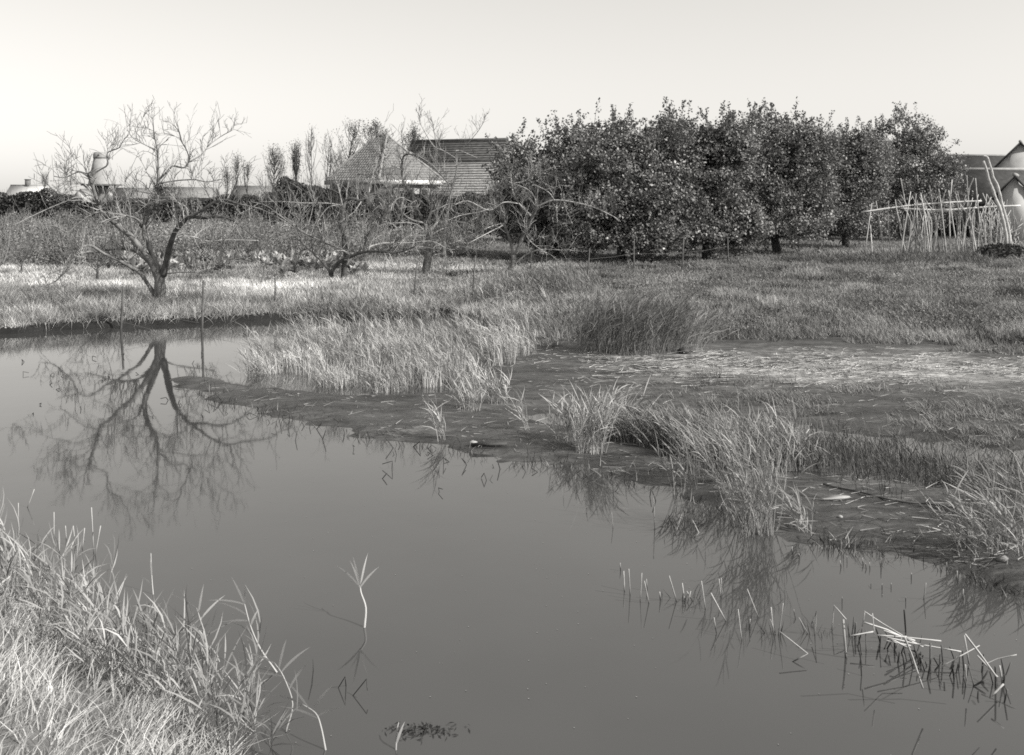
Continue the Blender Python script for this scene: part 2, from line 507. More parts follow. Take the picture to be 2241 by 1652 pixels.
def shoot(mb, rg, p, d, L, r, level, droop, tint=1.0):
    """one side branch with its own side twigs"""
    n = 5 if level else 7
    P = [np.array(p)]; d = norm(d)
    st = L / n
    for i in range(n):
        d = norm(d + rg.normal(0, .10, 3) + np.array([0, 0, droop * (i / n - .25)]))
        P.append(P[-1] + d * st)
    P = np.array(P)
    mb.tube(P, np.linspace(max(r * .85, .0055), max(r * .35, .0034), n + 1), 4 if level == 0 else 3, tint=tint, cap=False)
    if level < 2:
        k = rg.randint(4, 8) if level == 0 else rg.randint(0, 3)
        for _ in range(k):
            j = rg.randint(1, n + 1)
            b = norm(P[min(j, n)] - P[j - 1])
            s = norm(rg.normal(0, 1, 3)); s = norm(s - b * np.dot(s, b))
            up = np.array([0, 0, .5 + .4 * rg.rand()])
            shoot(mb, rg, P[j], b * .55 + s * .8 + up, L * rg.uniform(.3, .6), r * .5, level + 1, rg.uniform(-.25, .15), tint)

def bare_tree(name, label, Y, limbs, xf, seed, side=(6, 11), upright=.35, twl=1.0, group='bare fruit trees on the far bank', trunk_first=1, dark=(), pale='pale_bark'):
    """limbs: list of (points in picture coordinates, start radius, end radius, depth drift in metres)"""
    rg = RS(seed)
    world_limbs = []; seen = []
    for pts, r0, r1, dy in limbs:
        k = len(pts)
        d0, d1 = dy if isinstance(dy, tuple) else (0.0, dy)
        sx, sy = xf(*pts[0])
        if seen:                                   # a limb springs from the limb it touches
            q = np.array(seen); j = np.argmin(np.hypot(q[:, 0] - sx, q[:, 1] - sy))
            if np.hypot(q[j, 0] - sx, q[j, 1] - sy) < 14: d0 = q[j, 2]
        W = []
        for i, (x, y) in enumerate(pts):
            X, Yp = xf(x, y)
            t = i / (k - 1)
            W.append(dpt(X, Yp, Y + d0 + (d1 - d0) * t + rg.normal(0, .03)))
        cm = catmull(W, 4)
        seen += [(CX + p_[0] * FD / p_[1], HY + (CAM_H - p_[2]) * FD / p_[1], p_[1] - Y) for p_ in cm]
        world_limbs.append((cm, max(r0 * 1.05, .019), max(r1 * 1.3, .010)))
    b = world_limbs[0][0][0].copy(); gz = tz(b[0], b[1])
    root = empty(name, (b[0], b[1], gz), label, 'tree', group)
    tw = MB()
    for li, (P, r0, r1) in enumerate(world_limbs):
        mb = MB()
        k = len(P); t = np.linspace(0, 1, k)
        if li < trunk_first:
            P = np.concatenate([[[P[0][0], P[0][1], gz - .15]], P]); k += 1; t = np.linspace(0, 1, k)
            rr = r0 * (1 - t) + r1 * t; rr[0] *= 1.45; rr[1] *= 1.2
        else:
            rr = r1 + (r0 - r1) * (1 - t) ** 1.2
        rr = rr * (1 + rg.normal(0, .06, k))
        mb.tube(P, rr, 8 if r0 > .03 else 6)
        mb.build('trunk' if li < trunk_first else 'limb', M['dark_bark' if li in dark else pale if r0 < .034 else 'bark'], root, True)
        if li < trunk_first: continue
        L = np.sum(np.linalg.norm(np.diff(P, axis=0), axis=1))
        m = int(L * rg.uniform(*side))
        for _ in range(m):
            i = rg.randint(int(k * .25), k)
            tg = norm(P[min(i + 1, k - 1)] - P[max(i - 1, 0)])
            s = norm(rg.normal(0, 1, 3)); s = norm(s - tg * np.dot(s, tg))
            if rg.rand() < upright:
                d = np.array([rg.normal(0, .25), rg.normal(0, .25), 1.0]); dr = .1; ll = rg.uniform(.35, 1.0)
            else:
                d = tg * .6 + s + np.array([0, 0, .2]); dr = rg.uniform(-.5, -.05); ll = rg.uniform(.35, .95)
            shoot(tw, rg, P[i], d, ll * twl * (.6 + .6 * (1 - i / k)), min(rr[i] * .5, .016), 1 if rg.rand() < .45 else 0, dr, rg.uniform(.35, .9) if rg.rand() < .6 else rg.uniform(1.2, 2.6))
    tw.build('twigs', M['twig'], root)['kind'] = 'stuff'
    return root

R1 = lambda x, y: (x * .3096, 227.4 + y * .3096)
R2 = lambda x, y: (511.5 + x * .3096, 227.4 + y * .3096)
R3 = lambda x, y: (1023.1 + x * .29244, 170.5 + y * .29244)
R4 = lambda x, y: (1614.8 + x * .29244, 170.5 + y * .29244)

bare_tree('bare_apple_tree', 'largest bare fruit tree, three spreading limbs from a low fork, by the left bank', 23.9, [
    ([(1132, 1380), (1130, 1290), (1127, 1200)], .125, .105, 0),
    ([(1120, 1230), (1060, 1105), (990, 1015), (930, 940), (850, 875), (780, 815), (715, 755), (690, 690), (660, 600), (632, 520), (620, 490)], .085, .022, -.5),
    ([(1128, 1215), (1085, 1080), (1045, 980), (1020, 900), (1030, 800), (1050, 740), (1090, 680), (1110, 620), (1115, 540), (1118, 430), (1112, 330), (1090, 220), (1080, 110)], .08, .006, .5),
    ([(1150, 1215), (1185, 1080), (1205, 990), (1240, 900), (1290, 840), (1340, 800), (1440, 805), (1540, 795), (1640, 820), (1730, 890), (1830, 960)], .085, .008, -.9),
    ([(1130, 1230), (1080, 1150), (1010, 1080), (940, 1035), (860, 1025), (780, 1030), (700, 1045), (600, 1060)], .06, .008, .9),
    ([(1100, 1360), (1040, 1265), (985, 1190), (900, 1140), (820, 1095), (740, 1060), (640, 1000), (570, 1020), (530, 1080), (500, 1150), (440, 1210), (380, 1260), (290, 1290)], .05, .006, -1.2),
    ([(1340, 800), (1420, 755), (1520, 690), (1600, 680), (1700, 710), (1830, 740), (1960, 800), (2080, 880)], .04, .006, (-.5, -1.6)),
    ([(1000, 870), (980, 825), (920, 795), (790, 775), (690, 765), (600, 810), (500, 890), (430, 960)], .035, .006, (.1, -1.2)),
    ([(632, 520), (690, 475), (760, 430), (755, 370), (768, 338), (840, 310), (870, 260), (915, 210)], .02, .005, (-.5, -.9)),
    ([(1112, 545), (1170, 490), (1220, 440), (1300, 450), (1335, 400), (1320, 330), (1280, 260), (1265, 200), (1230, 150)], .028, .005, (.3, .8)),
    ([(1335, 410), (1420, 360), (1480, 290), (1560, 230), (1650, 180)], .014, .005, (.7, 1.3)),
    ([(700, 690), (600, 570), (520, 545), (450, 550), (400, 590)], .018, .005, (-.4, -1.0)),
    ([(1115, 330), (1020, 285), (940, 240), (900, 180)], .010, .004, (.4, .0)),
    ([(1050, 740), (990, 715), (900, 715), (830, 745), (760, 820)], .018, .005, (.3, 1.1)),
    ([(690, 720), (560, 660), (460, 690), (340, 740), (190, 810), (90, 860)], .02, .005, (-.4, -1.3)),
    ([(1330, 800), (1315, 730), (1240, 690), (1170, 640), (1100, 640), (990, 620), (900, 600)], .022, .005, (-.4, .9)),
    ([(640, 530), (560, 480), (460, 520), (380, 510)], .014, .004, (-.5, -.2)),
    ([(1205, 1000), (1260, 940), (1370, 940), (1470, 970), (1600, 960), (1830, 965)], .025, .005, (-.2, .9)),
    ([(1170, 1200), (1250, 1190), (1350, 1190), (1450, 1195), (1530, 1190)], .014, .005, -.8),
    ([(1215, 1030), (1330, 1030), (1430, 1080), (1550, 1140), (1620, 1090)], .016, .005, (-.2, -1.3)),
    ([(1130, 560), (1260, 540), (1380, 535), (1460, 550), (1570, 530)], .014, .004, (.3, -.4)),
], R1, 101, side=(9, 13), twl=1.0, dark=(3, 9))

bare_tree('bare_apple_tree', 'bare fruit tree with twin low stems and dark arching limbs, second from left', 28.7, [
    ([(692, 1240), (686, 1180)], .07, .06, 0),
    ([(775, 1235), (785, 1120), (790, 1050), (775, 950), (760, 850), (765, 780), (775, 720)], .09, .055, .5),
    ([(688, 1190), (730, 1130), (800, 1090), (900, 1050), (1000, 1040), (1120, 1050), (1200, 1040), (1280, 1005)], .065, .01, -1.0),
    ([(684, 1190), (630, 1120), (560, 1050), (490, 990), (430, 930), (380, 900), (330, 910)], .045, .006, .8),
    ([(772, 740), (790, 690), (830, 665), (890, 690), (900, 760)], .05, .018, (.5, .9)),
    ([(772, 740), (740, 600), (710, 500), (698, 420)], .026, .005, (.5, .3)),
    ([(775, 730), (690, 720), (630, 770), (590, 840), (570, 890)], .02, .005, (.5, -.4)),
    ([(760, 715), (640, 700), (500, 700), (350, 690), (180, 690)], .022, .005, (.5, -.6)),
    ([(880, 1055), (925, 1010), (950, 930), (1010, 850), (1060, 790), (1110, 745)], .05, .035, (-.5, -.1)),
    ([(1110, 750), (1125, 700), (1180, 660), (1250, 690)], .02, .005, (-.1, .3)),
    ([(890, 690), (940, 650), (1000, 635), (1070, 660), (1140, 700), (1200, 780)], .035, .006, (.8, 1.4)),
    ([(830, 1070), (720, 1010), (600, 960), (480, 900), (340, 800), (230, 720), (120, 690)], .04, .005, (-.4, -1.4)),
    ([(940, 1020), (1000, 995), (1100, 980), (1250, 980), (1400, 970), (1500, 1020)], .03, .005, (-.4, .8)),
    ([(820, 1060), (760, 1035), (700, 1045), (680, 1090)], .014, .005, (-.3, -.9)),
    ([(900, 690), (850, 760), (800, 800)], .014, .005, (.6, .0)),
    ([(765, 800), (700, 830), (690, 900), (640, 960)], .014, .004, (.5, 1.3)),
], R2, 102, side=(12, 17), twl=1.2, trunk_first=2, dark=(0, 1, 2, 4, 8, 10))

bare_tree('bare_apple_tree', 'upright bare fruit tree with one thick pale trunk, third from left', 31.0, [
    ([(1355, 1185), (1372, 1080), (1380, 1000), (1375, 890)], .13, .10, 0),
    ([(1372, 895), (1320, 800), (1270, 690), (1230, 600), (1192, 530), (1187, 440), (1200, 370), (1250, 355), (1330, 400), (1420, 460), (1500, 540)], .06, .008, -.6),
    ([(1380, 900), (1425, 850), (1432, 780), (1450, 700), (1500, 620)], .05, .01, .6),
    ([(1380, 890), (1385, 790), (1400, 700), (1390, 600), (1420, 520)], .045, .008, -.3),
    ([(1340, 840), (1260, 820), (1180, 760), (1110, 640), (1050, 560), (950, 510), (870, 490), (780, 460)], .035, .005, (-.2, -1.2)),
    ([(1190, 470), (1110, 430), (1000, 430), (960, 460)], .018, .004, (-.5, -.9)),
    ([(1370, 930), (1290, 850), (1150, 840), (1060, 850), (980, 880)], .022, .005, (0, -1.0)),
    ([(1390, 930), (1480, 880), (1600, 860), (1720, 800)], .024, .005, (0, .9)),
    ([(1395, 1000), (1480, 960), (1620, 950), (1740, 900), (1830, 840)], .022, .005, (0, -1.0)),
    ([(1230, 600), (1130, 600), (1050, 560)], .014, .004, (-.3, .5)),
    ([(1085, 640), (1060, 400), (1075, 250)], .01, .004, (.2, .1)),
], R2, 103, side=(11, 16), twl=1.2, dark=(1, 3))

bare_tree('bare_apple_tree', 'small pale bare fruit tree forked like a V, nearest the leafy trees', 30.7, [
    ([(290, 1465), (335, 1400), (345, 1325)], .08, .07, 0),
    ([(342, 1335), (320, 1230), (280, 1110), (240, 1000), (200, 920), (170, 870)], .05, .008, .4),
    ([(350, 1335), (400, 1220), (440, 1120), (480, 1050), (512, 985), (522, 950)], .055, .035, -.3),
    ([(515, 960), (500, 890), (440, 830), (340, 790), (215, 738)], .03, .006, (-.3, .4)),
    ([(522, 960), (640, 915), (800, 930), (950, 970), (1080, 1030)], .03, .006, (-.3, -1.2)),
    ([(480, 1030), (400, 960), (345, 870), (330, 790), (322, 700)], .026, .006, (-.2, .5)),
    ([(345, 1400), (440, 1320), (540, 1285), (650, 1285), (740, 1285), (790, 1230)], .022, .006, -.8),
    ([(265, 1085), (150, 1120), (0, 1190), (-120, 1240)], .016, .004, (.3, -.6)),
    ([(270, 1100), (150, 1160), (0, 1240)], .014, .004, (.3, -.9)),
    ([(210, 960), (100, 1000), (-60, 1030), (-180, 1080)], .014, .004, (.4, -.4)),
    ([(380, 940), (270, 930), (160, 990), (0, 920), (-120, 960)], .016, .004, (0, -.7)),
    ([(440, 1110), (440, 1180), (500, 1250), (590, 1310)], .014, .004, (-.2, -.8)),
    ([(330, 790), (430, 770), (520, 700), (560, 690)], .014, .004, (.4, .0)),
    ([(500, 800), (600, 850), (650, 915)], .012, .004, (.0, -.6)),
    ([(665, 950), (670, 1080)], .008, .004, (-.8, -.8)),
], R3, 104, side=(10, 15), twl=1.1, pale='bleached_bark')

bare_tree('bare_apple_tree', 'tall thin bare fruit tree rising in front of the barn roof', 38.0, [
    ([(1480, 1060), (1490, 900), (1505, 780)], .09, .07, 0),
    ([(1505, 790), (1520, 690), (1545, 580), (1575, 460), (1562, 330)], .06, .018, 0),
    ([(1562, 380), (1480, 330), (1415, 300), (1350, 200), (1310, 110), (1330, 65)], .026, .004, .5),
    ([(1440, 350), (1420, 220), (1395, 90)], .012, .004, (.2, -.4)),
    ([(1570, 350), (1640, 290), (1720, 200), (1770, 120)], .014, .004, -.6),
    ([(1562, 330), (1600, 330), (1660, 355), (1720, 380)], .016, .004, .4),
    ([(1545, 580), (1480, 520), (1400, 430), (1310, 370), (1230, 330)], .03, .005, -.5),
    ([(1530, 650), (1620, 600), (1700, 560), (1800, 580)], .022, .005, .6),
], R2, 105, side=(4, 7), upright=.6)

def leafy_tree(name, label, base, lobes, Y, seed, nclus, leaf=(.045, .026), per=34, m='apple_leaf', trunk_r=.16, group='leafy apple trees in the orchard',
               fruit=90, shoots=26, spread=.145, twigs=.5, bark='dark_bark', trunk_top=1.4, tall=1.0):
    """lobes: (x, y, half width px, half height px, depth offset m) in picture terms at distance Y"""
    rg = RS(seed)
    b = dpt(base, HY, Y); gz = tz(b[0], b[1]); b[2] = gz
    root = empty(name, b, label, 'tree', group)
    cs = []; rad = []
    for x, y, rx, rz, dy in lobes:
        cs.append(dpt(x, y, Y + dy)); s = (Y + dy) / FD
        rad.append([rx * s, max(rx, rz) * s * .9, rz * s])
    cs = np.array(cs); rad = np.array(rad)
    nclus = int(nclus * 2.2); w = np.prod(rad, 1) ** .75; w /= w.sum()
    pick = rg.choice(len(cs), nclus, p=w)
    dirs = norm(rg.normal(0, 1, (nclus, 3)))
    rr = rg.rand(nclus) ** .40 * (1 + rg.normal(0, .11, nclus))
    C = cs[pick] + dirs * rad[pick] * rr[:, None]
    keep = C[:, 2] > gz + .25
    gap = fbm(C[:, 0] * .9 + C[:, 1] * .6, C[:, 2] * 1.1 + C[:, 1] * .5, seed, 2)
    keep &= gap + rg.normal(0, .06, nclus) > .345 + .05 * smooth((C[:, 2] - gz - 3.2) / 1.5)
    C = C[keep]; dirs = dirs[keep]
    # trunk and limbs
    top = b + np.array([rg.normal(0, .12), rg.normal(0, .1), trunk_top])
    mb = MB(); mid = (b + top) / 2 + rg.normal(0, .05, 3)
    P = catmull([b - [0, 0, .2], mid, top], 4)
    mb.tube(P, np.linspace(trunk_r * 1.25, trunk_r * .85, len(P)), 8)
    mb.build('trunk', M[bark], root, True)
    limbends = []
    for i in range(len(cs)):
        tgt = cs[i] + np.array([0, 0, rad[i][2] * .35])
        ctl = top + (tgt - top) * .5 + np.array([0, 0, .25]) + rg.normal(0, .12, 3)
        P = catmull([top - [0, 0, .1], ctl, tgt], 5)
        mb = MB(); mb.tube(P, np.linspace(trunk_r * .55, .02, len(P)), 6)
        mb.build('limb', M[bark], root, True)
        limbends.append(P)
    allp = np.concatenate(limbends)
    tw = MB(); lf = MB()
    for c in C[rg.rand(len(C)) < twigs]:
        q = allp[np.argmin(np.linalg.norm(allp - c, axis=1) + rg.rand(len(allp)) * .4)]
        mm = (q + c) / 2 + rg.normal(0, .08, 3)
        tw.tube(np.array([q, mm, c]), [.014, .009, .004], 3, cap=False)
    def leaves(centre, sp, n):
        k = len(centre)
        cc = np.repeat(centre, n, 0) + rg.normal(0, 1, (k * n, 3)) * sp
        nn = norm(rg.normal(0, 1, (k * n, 3)) + np.array([.25, -.25, .6]))
        uu = norm(rg.normal(0, 1, (k * n, 3)) + np.array([0, 0, -.3]))
        s = rg.uniform(.65, 1.25, k * n)
        ct = np.repeat(rg.uniform(.45, 1.7, k), n)
        lf.cards(cc, nn, uu, leaf[0] * s, leaf[1] * s, ct * rg.uniform(.4, 1.7, k * n) * np.where(rg.rand(k * n) < .06, 2.0, 1))
    leaves(C, np.array([spread, spread, spread * .8]), per)
    # young shoots standing out of the top
    shoots = int(shoots * 1.3)
    oi = np.argsort(-(C[:, 2] + rg.rand(len(C)) * .9))[:shoots * 2]
    oi = np.concatenate([oi[rg.permutation(len(oi))[:shoots]], rg.permutation(len(C))[:shoots * 2]])
    for c, od in zip(C[oi], dirs[oi]):
        d = norm(np.array([rg.normal(0, .35), rg.normal(0, .3), .8]) + od * .7); L = rg.uniform(.3, 1.05) * tall
        Pp = np.array([c, c + d * L * .5 + rg.normal(0, .03, 3), c + d * L])
        tw.tube(Pp, [.01, .007, .003], 3, cap=False)
        k = rg.randint(14, 40)
        t = rg.rand(k) ** .6
        cc = c + d * (L * t)[:, None] + rg.normal(0, .05, (k, 3))
        lf.cards(cc, rg.normal(0, 1, (k, 3)), rg.normal(0, 1, (k, 3)), leaf[0] * rg.uniform(.7, 1.2, k), leaf[1], rg.uniform(.6, 1.3, k))
    # drooping twigs at the skirt
    lo = C[np.argsort(C[:, 2])[:14]]
    for c in lo:
        L = rg.uniform(.3, .8); k = 22
        t = rg.rand(k)
        cc = c - np.array([0, 0, 1]) * (L * t)[:, None] + rg.normal(0, .06, (k, 3))
        cc = cc[cc[:, 2] > gz + .1]; k = len(cc)
        lf.cards(cc, rg.normal(0, 1, (k, 3)), rg.normal(0, 1, (k, 3)), leaf[0], leaf[1], rg.uniform(.6, 1.5, k))
    lf.build('foliage', M[m], root)['kind'] = 'stuff'
    if tw.n: tw.build('twigs', M[bark], root)['kind'] = 'stuff'
    if fruit:
        fb = MB()
        fc = C[rg.permutation(len(C))[:fruit]] + rg.normal(0, .12, (min(fruit, len(C)), 3))
        a = (1 + 5 ** .5) / 2
        iv = norm(np.array([[-1, a, 0], [1, a, 0], [-1, -a, 0], [1, -a, 0], [0, -1, a], [0, 1, a], [0, -1, -a], [0, 1, -a], [a, 0, -1], [a, 0, 1], [-a, 0, -1], [-a, 0, 1]]))
        it = [[0, 11, 5], [0, 5, 1], [0, 1, 7], [0, 7, 10], [0, 10, 11], [1, 5, 9], [5, 11, 4], [11, 10, 2], [10, 7, 6], [7, 1, 8], [3, 9, 4], [3, 4, 2], [3, 2, 6], [3, 6, 8], [3, 8, 9], [4, 9, 5], [2, 4, 11], [6, 2, 10], [8, 6, 7], [9, 8, 1]]
        for c in fc:
            fb.add(c + iv * rg.uniform(.028, .038), None, it, rg.uniform(.7, 1.4))
        fb.build('apples', M['apple'], root, True)['kind'] = 'stuff'
    return root

AL = (.060, .037)
leafy_tree('apple_tree', 'dark leafy apple tree at the left end of the row, behind the V forked tree', 1215,
           [(1165, 410, 75, 80, 0), (1235, 345, 75, 65, .6), (1130, 470, 70, 50, -.4), (1240, 460, 95, 70, -.6), (1300, 330, 65, 60, .5), (1125, 335, 50, 55, .4), (1180, 500, 95, 35, -.5), (1110, 400, 50, 70, .3), (1205, 520, 85, 28, -.8), (1090, 460, 45, 50, 0)], 40.0, 201, 500, leaf=AL, shoots=40)
leafy_tree('apple_tree', 'dark leafy apple tree with a twin trunk showing under its low skirt', 1358,
           [(1350, 350, 110, 80, 0), (1300, 460, 95, 80, -.8), (1420, 440, 95, 90, -.6), (1450, 325, 75, 65, .5), (1260, 410, 70, 70, 0), (1285, 512, 75, 38, -1.0), (1440, 515, 85, 38, -1.0), (1410, 322, 55, 52, .5), (1410, 528, 70, 26, -1.4)], 37.0, 202, 820, leaf=AL, shoots=40)
leafy_tree('apple_tree', 'dark leafy apple tree right of the twin trunk, branches hanging to the grass', 1545,
           [(1500, 330, 70, 70, .5), (1545, 420, 90, 85, -.4), (1600, 475, 65, 55, -.8), (1480, 460, 70, 65, -.5), (1610, 340, 60, 70, .3), (1555, 507, 95, 38, -.8), (1575, 322, 60, 55, .3), (1640, 500, 50, 38, -.8)], 38.0, 203, 690, leaf=AL, shoots=34)
leafy_tree('apple_tree', 'tallest dark leafy apple tree in the middle of the orchard row', 1702,
           [(1690, 312, 85, 66, .4), (1640, 370, 75, 85, 0), (1750, 375, 90, 90, 0), (1700, 455, 90, 60, -.8), (1780, 460, 60, 50, -.5), (1650, 480, 60, 45, -.6), (1720, 495, 95, 34, -.9), (1785, 318, 60, 58, .3)], 42.0, 204, 800, leaf=AL, shoots=36)
leafy_tree('apple_tree', 'dark leafy apple tree filling the dip between the two tallest crowns', 1850,
           [(1840, 335, 62, 55, .4), (1810, 410, 75, 80, 0), (1885, 395, 70, 85, 0), (1850, 478, 95, 34, -.5), (1895, 340, 55, 55, .3)], 47.0, 205, 640, leaf=(.058, .036))
leafy_tree('apple_tree', 'dark leafy apple tree at the right end of the row, over the bean poles', 1965,
           [(1985, 315, 72, 65, .4), (1930, 370, 70, 85, 0), (2040, 390, 65, 75, 0), (1980, 455, 105, 50, -.6), (2085, 400, 34, 50, .3), (2000, 285, 40, 38, .3), (2060, 345, 45, 45, .3), (1925, 320, 50, 50, .3), (1960, 488, 95, 26, -.8)], 54.0, 206, 820, leaf=(.062, .038), shoots=34)
leafy_tree('apple_tree', 'leafy apple tree behind the row, seen through the gap left of the tallest crown', 1470,
           [(1440, 400, 110, 90, 0), (1560, 400, 100, 100, .5), (1500, 470, 120, 50, 0)], 50.0, 207, 420, fruit=0, shoots=8, twigs=.2, leaf=(.085, .055))
leafy_tree('apple_tree', 'leafy apple tree behind the row, seen between the two right hand crowns', 1790,
           [(1740, 420, 110, 80, 0), (1880, 420, 110, 75, .5), (2010, 440, 100, 60, 1)], 62.0, 208, 460, fruit=0, shoots=6, twigs=.2, leaf=(.10, .06))
leafy_tree('apple_tree', 'leafy apple tree behind the row, low at its left end', 1290,
           [(1200, 450, 110, 70, 0), (1320, 440, 110, 80, 0)], 52.0, 209, 360, fruit=0, shoots=4, twigs=.2, leaf=(.085, .055))

# small young fruit bushes in the left garden
def fruit_bush(label, x, y, h, seed, Y=None):
    rg = RS(seed)
    p = on_ground(x, y)
    root = empty('fruit_bush', p, label, 'bush', 'small bare fruit bushes on the far bank')
    mb = MB(); mb.tube([p - [0, 0, .1], p + [.02, 0, h * .2], p + [rg.normal(0, .03), 0, h * .35]], [.035, .028, .02], 6)
    mb.build('trunk', M['dark_bark'], root, True)
    tw = MB()
    for _ in range(16):
        a = rg.uniform(0, 2 * math.pi)
        shoot(tw, rg, p + [0, 0, h * rg.uniform(.15, .35)], [math.cos(a), math.sin(a) * .8, rg.uniform(.5, 1.3)], h * rg.uniform(.5, .9), .009, 0, .1, rg.uniform(.4, 1.0))
    tw.build('twigs', M['twig'], root)['kind'] = 'stuff'
fruit_bush('small bare fruit bush at the left edge, on the bright grass', 46, 600, 1.3, 301)
fruit_bush('small bare fruit bush left of the largest bare tree', 212, 612, 1.4, 302)
fruit_bush('small bare fruit bush among pale leaves, right of the largest bare tree', 545, 572, 1.2, 303)
fruit_bush('small bare fruit bush behind the pale vegetable leaves, right of centre of the garden', 640, 560, 1.2, 304)

# far trees beyond the garden
def far_tree(name, label, x, y0, y1, w, Y, seed, leaves=300, lean=0.0, fan=.5, r=.08, m='hedge_leaf', leafs=.06, group='trees behind the garden', nb=22):
    rg = RS(seed)
    base = dpt(x, HY, Y); base[2] = tz(base[0], base[1])
    top = dpt(x + lean, y1, Y); s = Y / FD
    root = empty(name, base, label, 'tree', group)
    mb = MB(); mid = (base + top) / 2 + rg.normal(0, .1, 3) * [1, 1, 0]
    P = catmull([base - [0, 0, .2], mid, top], 6)
    mb.tube(P, np.linspace(r, .012, len(P)), 6)
    mb.build('trunk', M['dark_bark'], root, True)
    tw = MB(); pts = []
    zc = dpt(x, y0, Y)[2]
    for _ in range(nb):
        z = zc + (top[2] - .5 - zc) * rg.rand() ** 1.2
        t = np.clip((z - base[2]) / (top[2] - base[2]), 0, 1)
        p = base + (top - base) * t; a = rg.uniform(0, 6.28)
        L = (top[2] - z) * rg.uniform(.35, .95) + .25
        d = np.array([math.cos(a) * fan, math.sin(a) * fan, 1.0])
        e = p + norm(d) * L; wmax = w * s
        e[0] = np.clip(e[0], p[0] - wmax, p[0] + wmax)
        q = (p + e) / 2 + np.array([math.cos(a), math.sin(a), 0]) * .12
        bp_ = catmull([p, q, e], 3)
        tw.tube(bp_, np.linspace(.03, .010, len(bp_)), 3, cap=False, tint=.5)
        pts += [bp_[k_] for k_ in range(2, len(bp_))]
        for _ in range(5):
            t2 = rg.uniform(.3, 1); pp = p + (e - p) * t2
            ee = pp + norm(np.array([rg.normal(0, .5), rg.normal(0, .5), 1.0])) * rg.uniform(.3, .8)
            tw.tube([pp, ee], [.010, .005], 3, cap=False, tint=.5)
            pts.append(ee); pts.append((pp + ee) / 2)
    tw.build('branches', M['twig'], root)['kind'] = 'stuff'
    if leaves:
        pts = np.array(pts); lf = MB()
        c = pts[rg.randint(0, len(pts), leaves)] + rg.normal(0, .14, (leaves, 3))
        c += rg.normal(0, .1, (leaves, 3))
        lf.cards(c, rg.normal(0, 1, (leaves, 3)), rg.normal(0, 1, (leaves, 3)), leafs * rg.uniform(.5, 1.2, leaves), leafs * .5, rg.uniform(.6, 1.6, leaves))
        lf.build('foliage', M[m], root)['kind'] = 'stuff'

far_tree('pollard_tree', 'fan shaped dark tree, left of the pair beyond the hedge', 601, 418, 328, 22, 78, 401, 900, fan=.45, nb=34)
far_tree('poplar_tree', 'narrow dark upright tree, right of the pair beyond the hedge', 648, 418, 322, 11, 80, 402, 900, fan=.16, nb=30)
far_tree('bare_tree', 'thin bare tree with feathery twigs right of the narrow dark tree', 681, 418, 285, 12, 82, 403, 60, fan=.2, r=.06, nb=16)
far_tree('bare_tree', 'thin bare tree just left of the leaning tree by the house', 713, 418, 300, 10, 80, 404, 60, lean=8, fan=.2, r=.07, nb=10)
far_tree('leaning_tree', 'sparse tree leaning right beside the tiled pyramid roof', 738, 418, 272, 34, 78, 405, 900, lean=40, fan=.45, r=.16, nb=34)
far_tree('leafy_tree', 'sparse leafy tree whose top shows above the pyramid roof', 822, 390, 272, 45, 92, 406, 1500, fan=.7, nb=40, leafs=.09)
far_tree('leafy_tree', 'small leafy tree top between the pyramid roof and the barn ridge', 903, 385, 287, 22, 90, 407, 900, fan=.5, nb=30, leafs=.09)
far_tree('slender_shrub', 'dark slender upright shrub right of the long low roof', 518, 428, 352, 10, 84, 408, 420, fan=.12, nb=12, r=.05)
far_tree('slender_shrub', 'dark slender shrub leaning right beside the taller one', 536, 428, 362, 9, 84, 409, 350, lean=8, fan=.12, nb=10, r=.05)
far_tree('slender_shrub', 'low dark slender shrub at the left of the three by the low roof', 498, 428, 372, 10, 84, 410, 350, lean=-3, fan=.14, nb=10, r=.05)
far_tree('round_tree', 'low round tree standing behind the long low roof beside the mill', 350, 432, 408, 30, 150, 411, 900, fan=1.0, nb=24, leafs=.14)
far_tree('garden_tree', 'small twiggy tree above the left hedge, left of the mill', 98, 412, 388, 8, 110, 412, 160, fan=.3, nb=14)

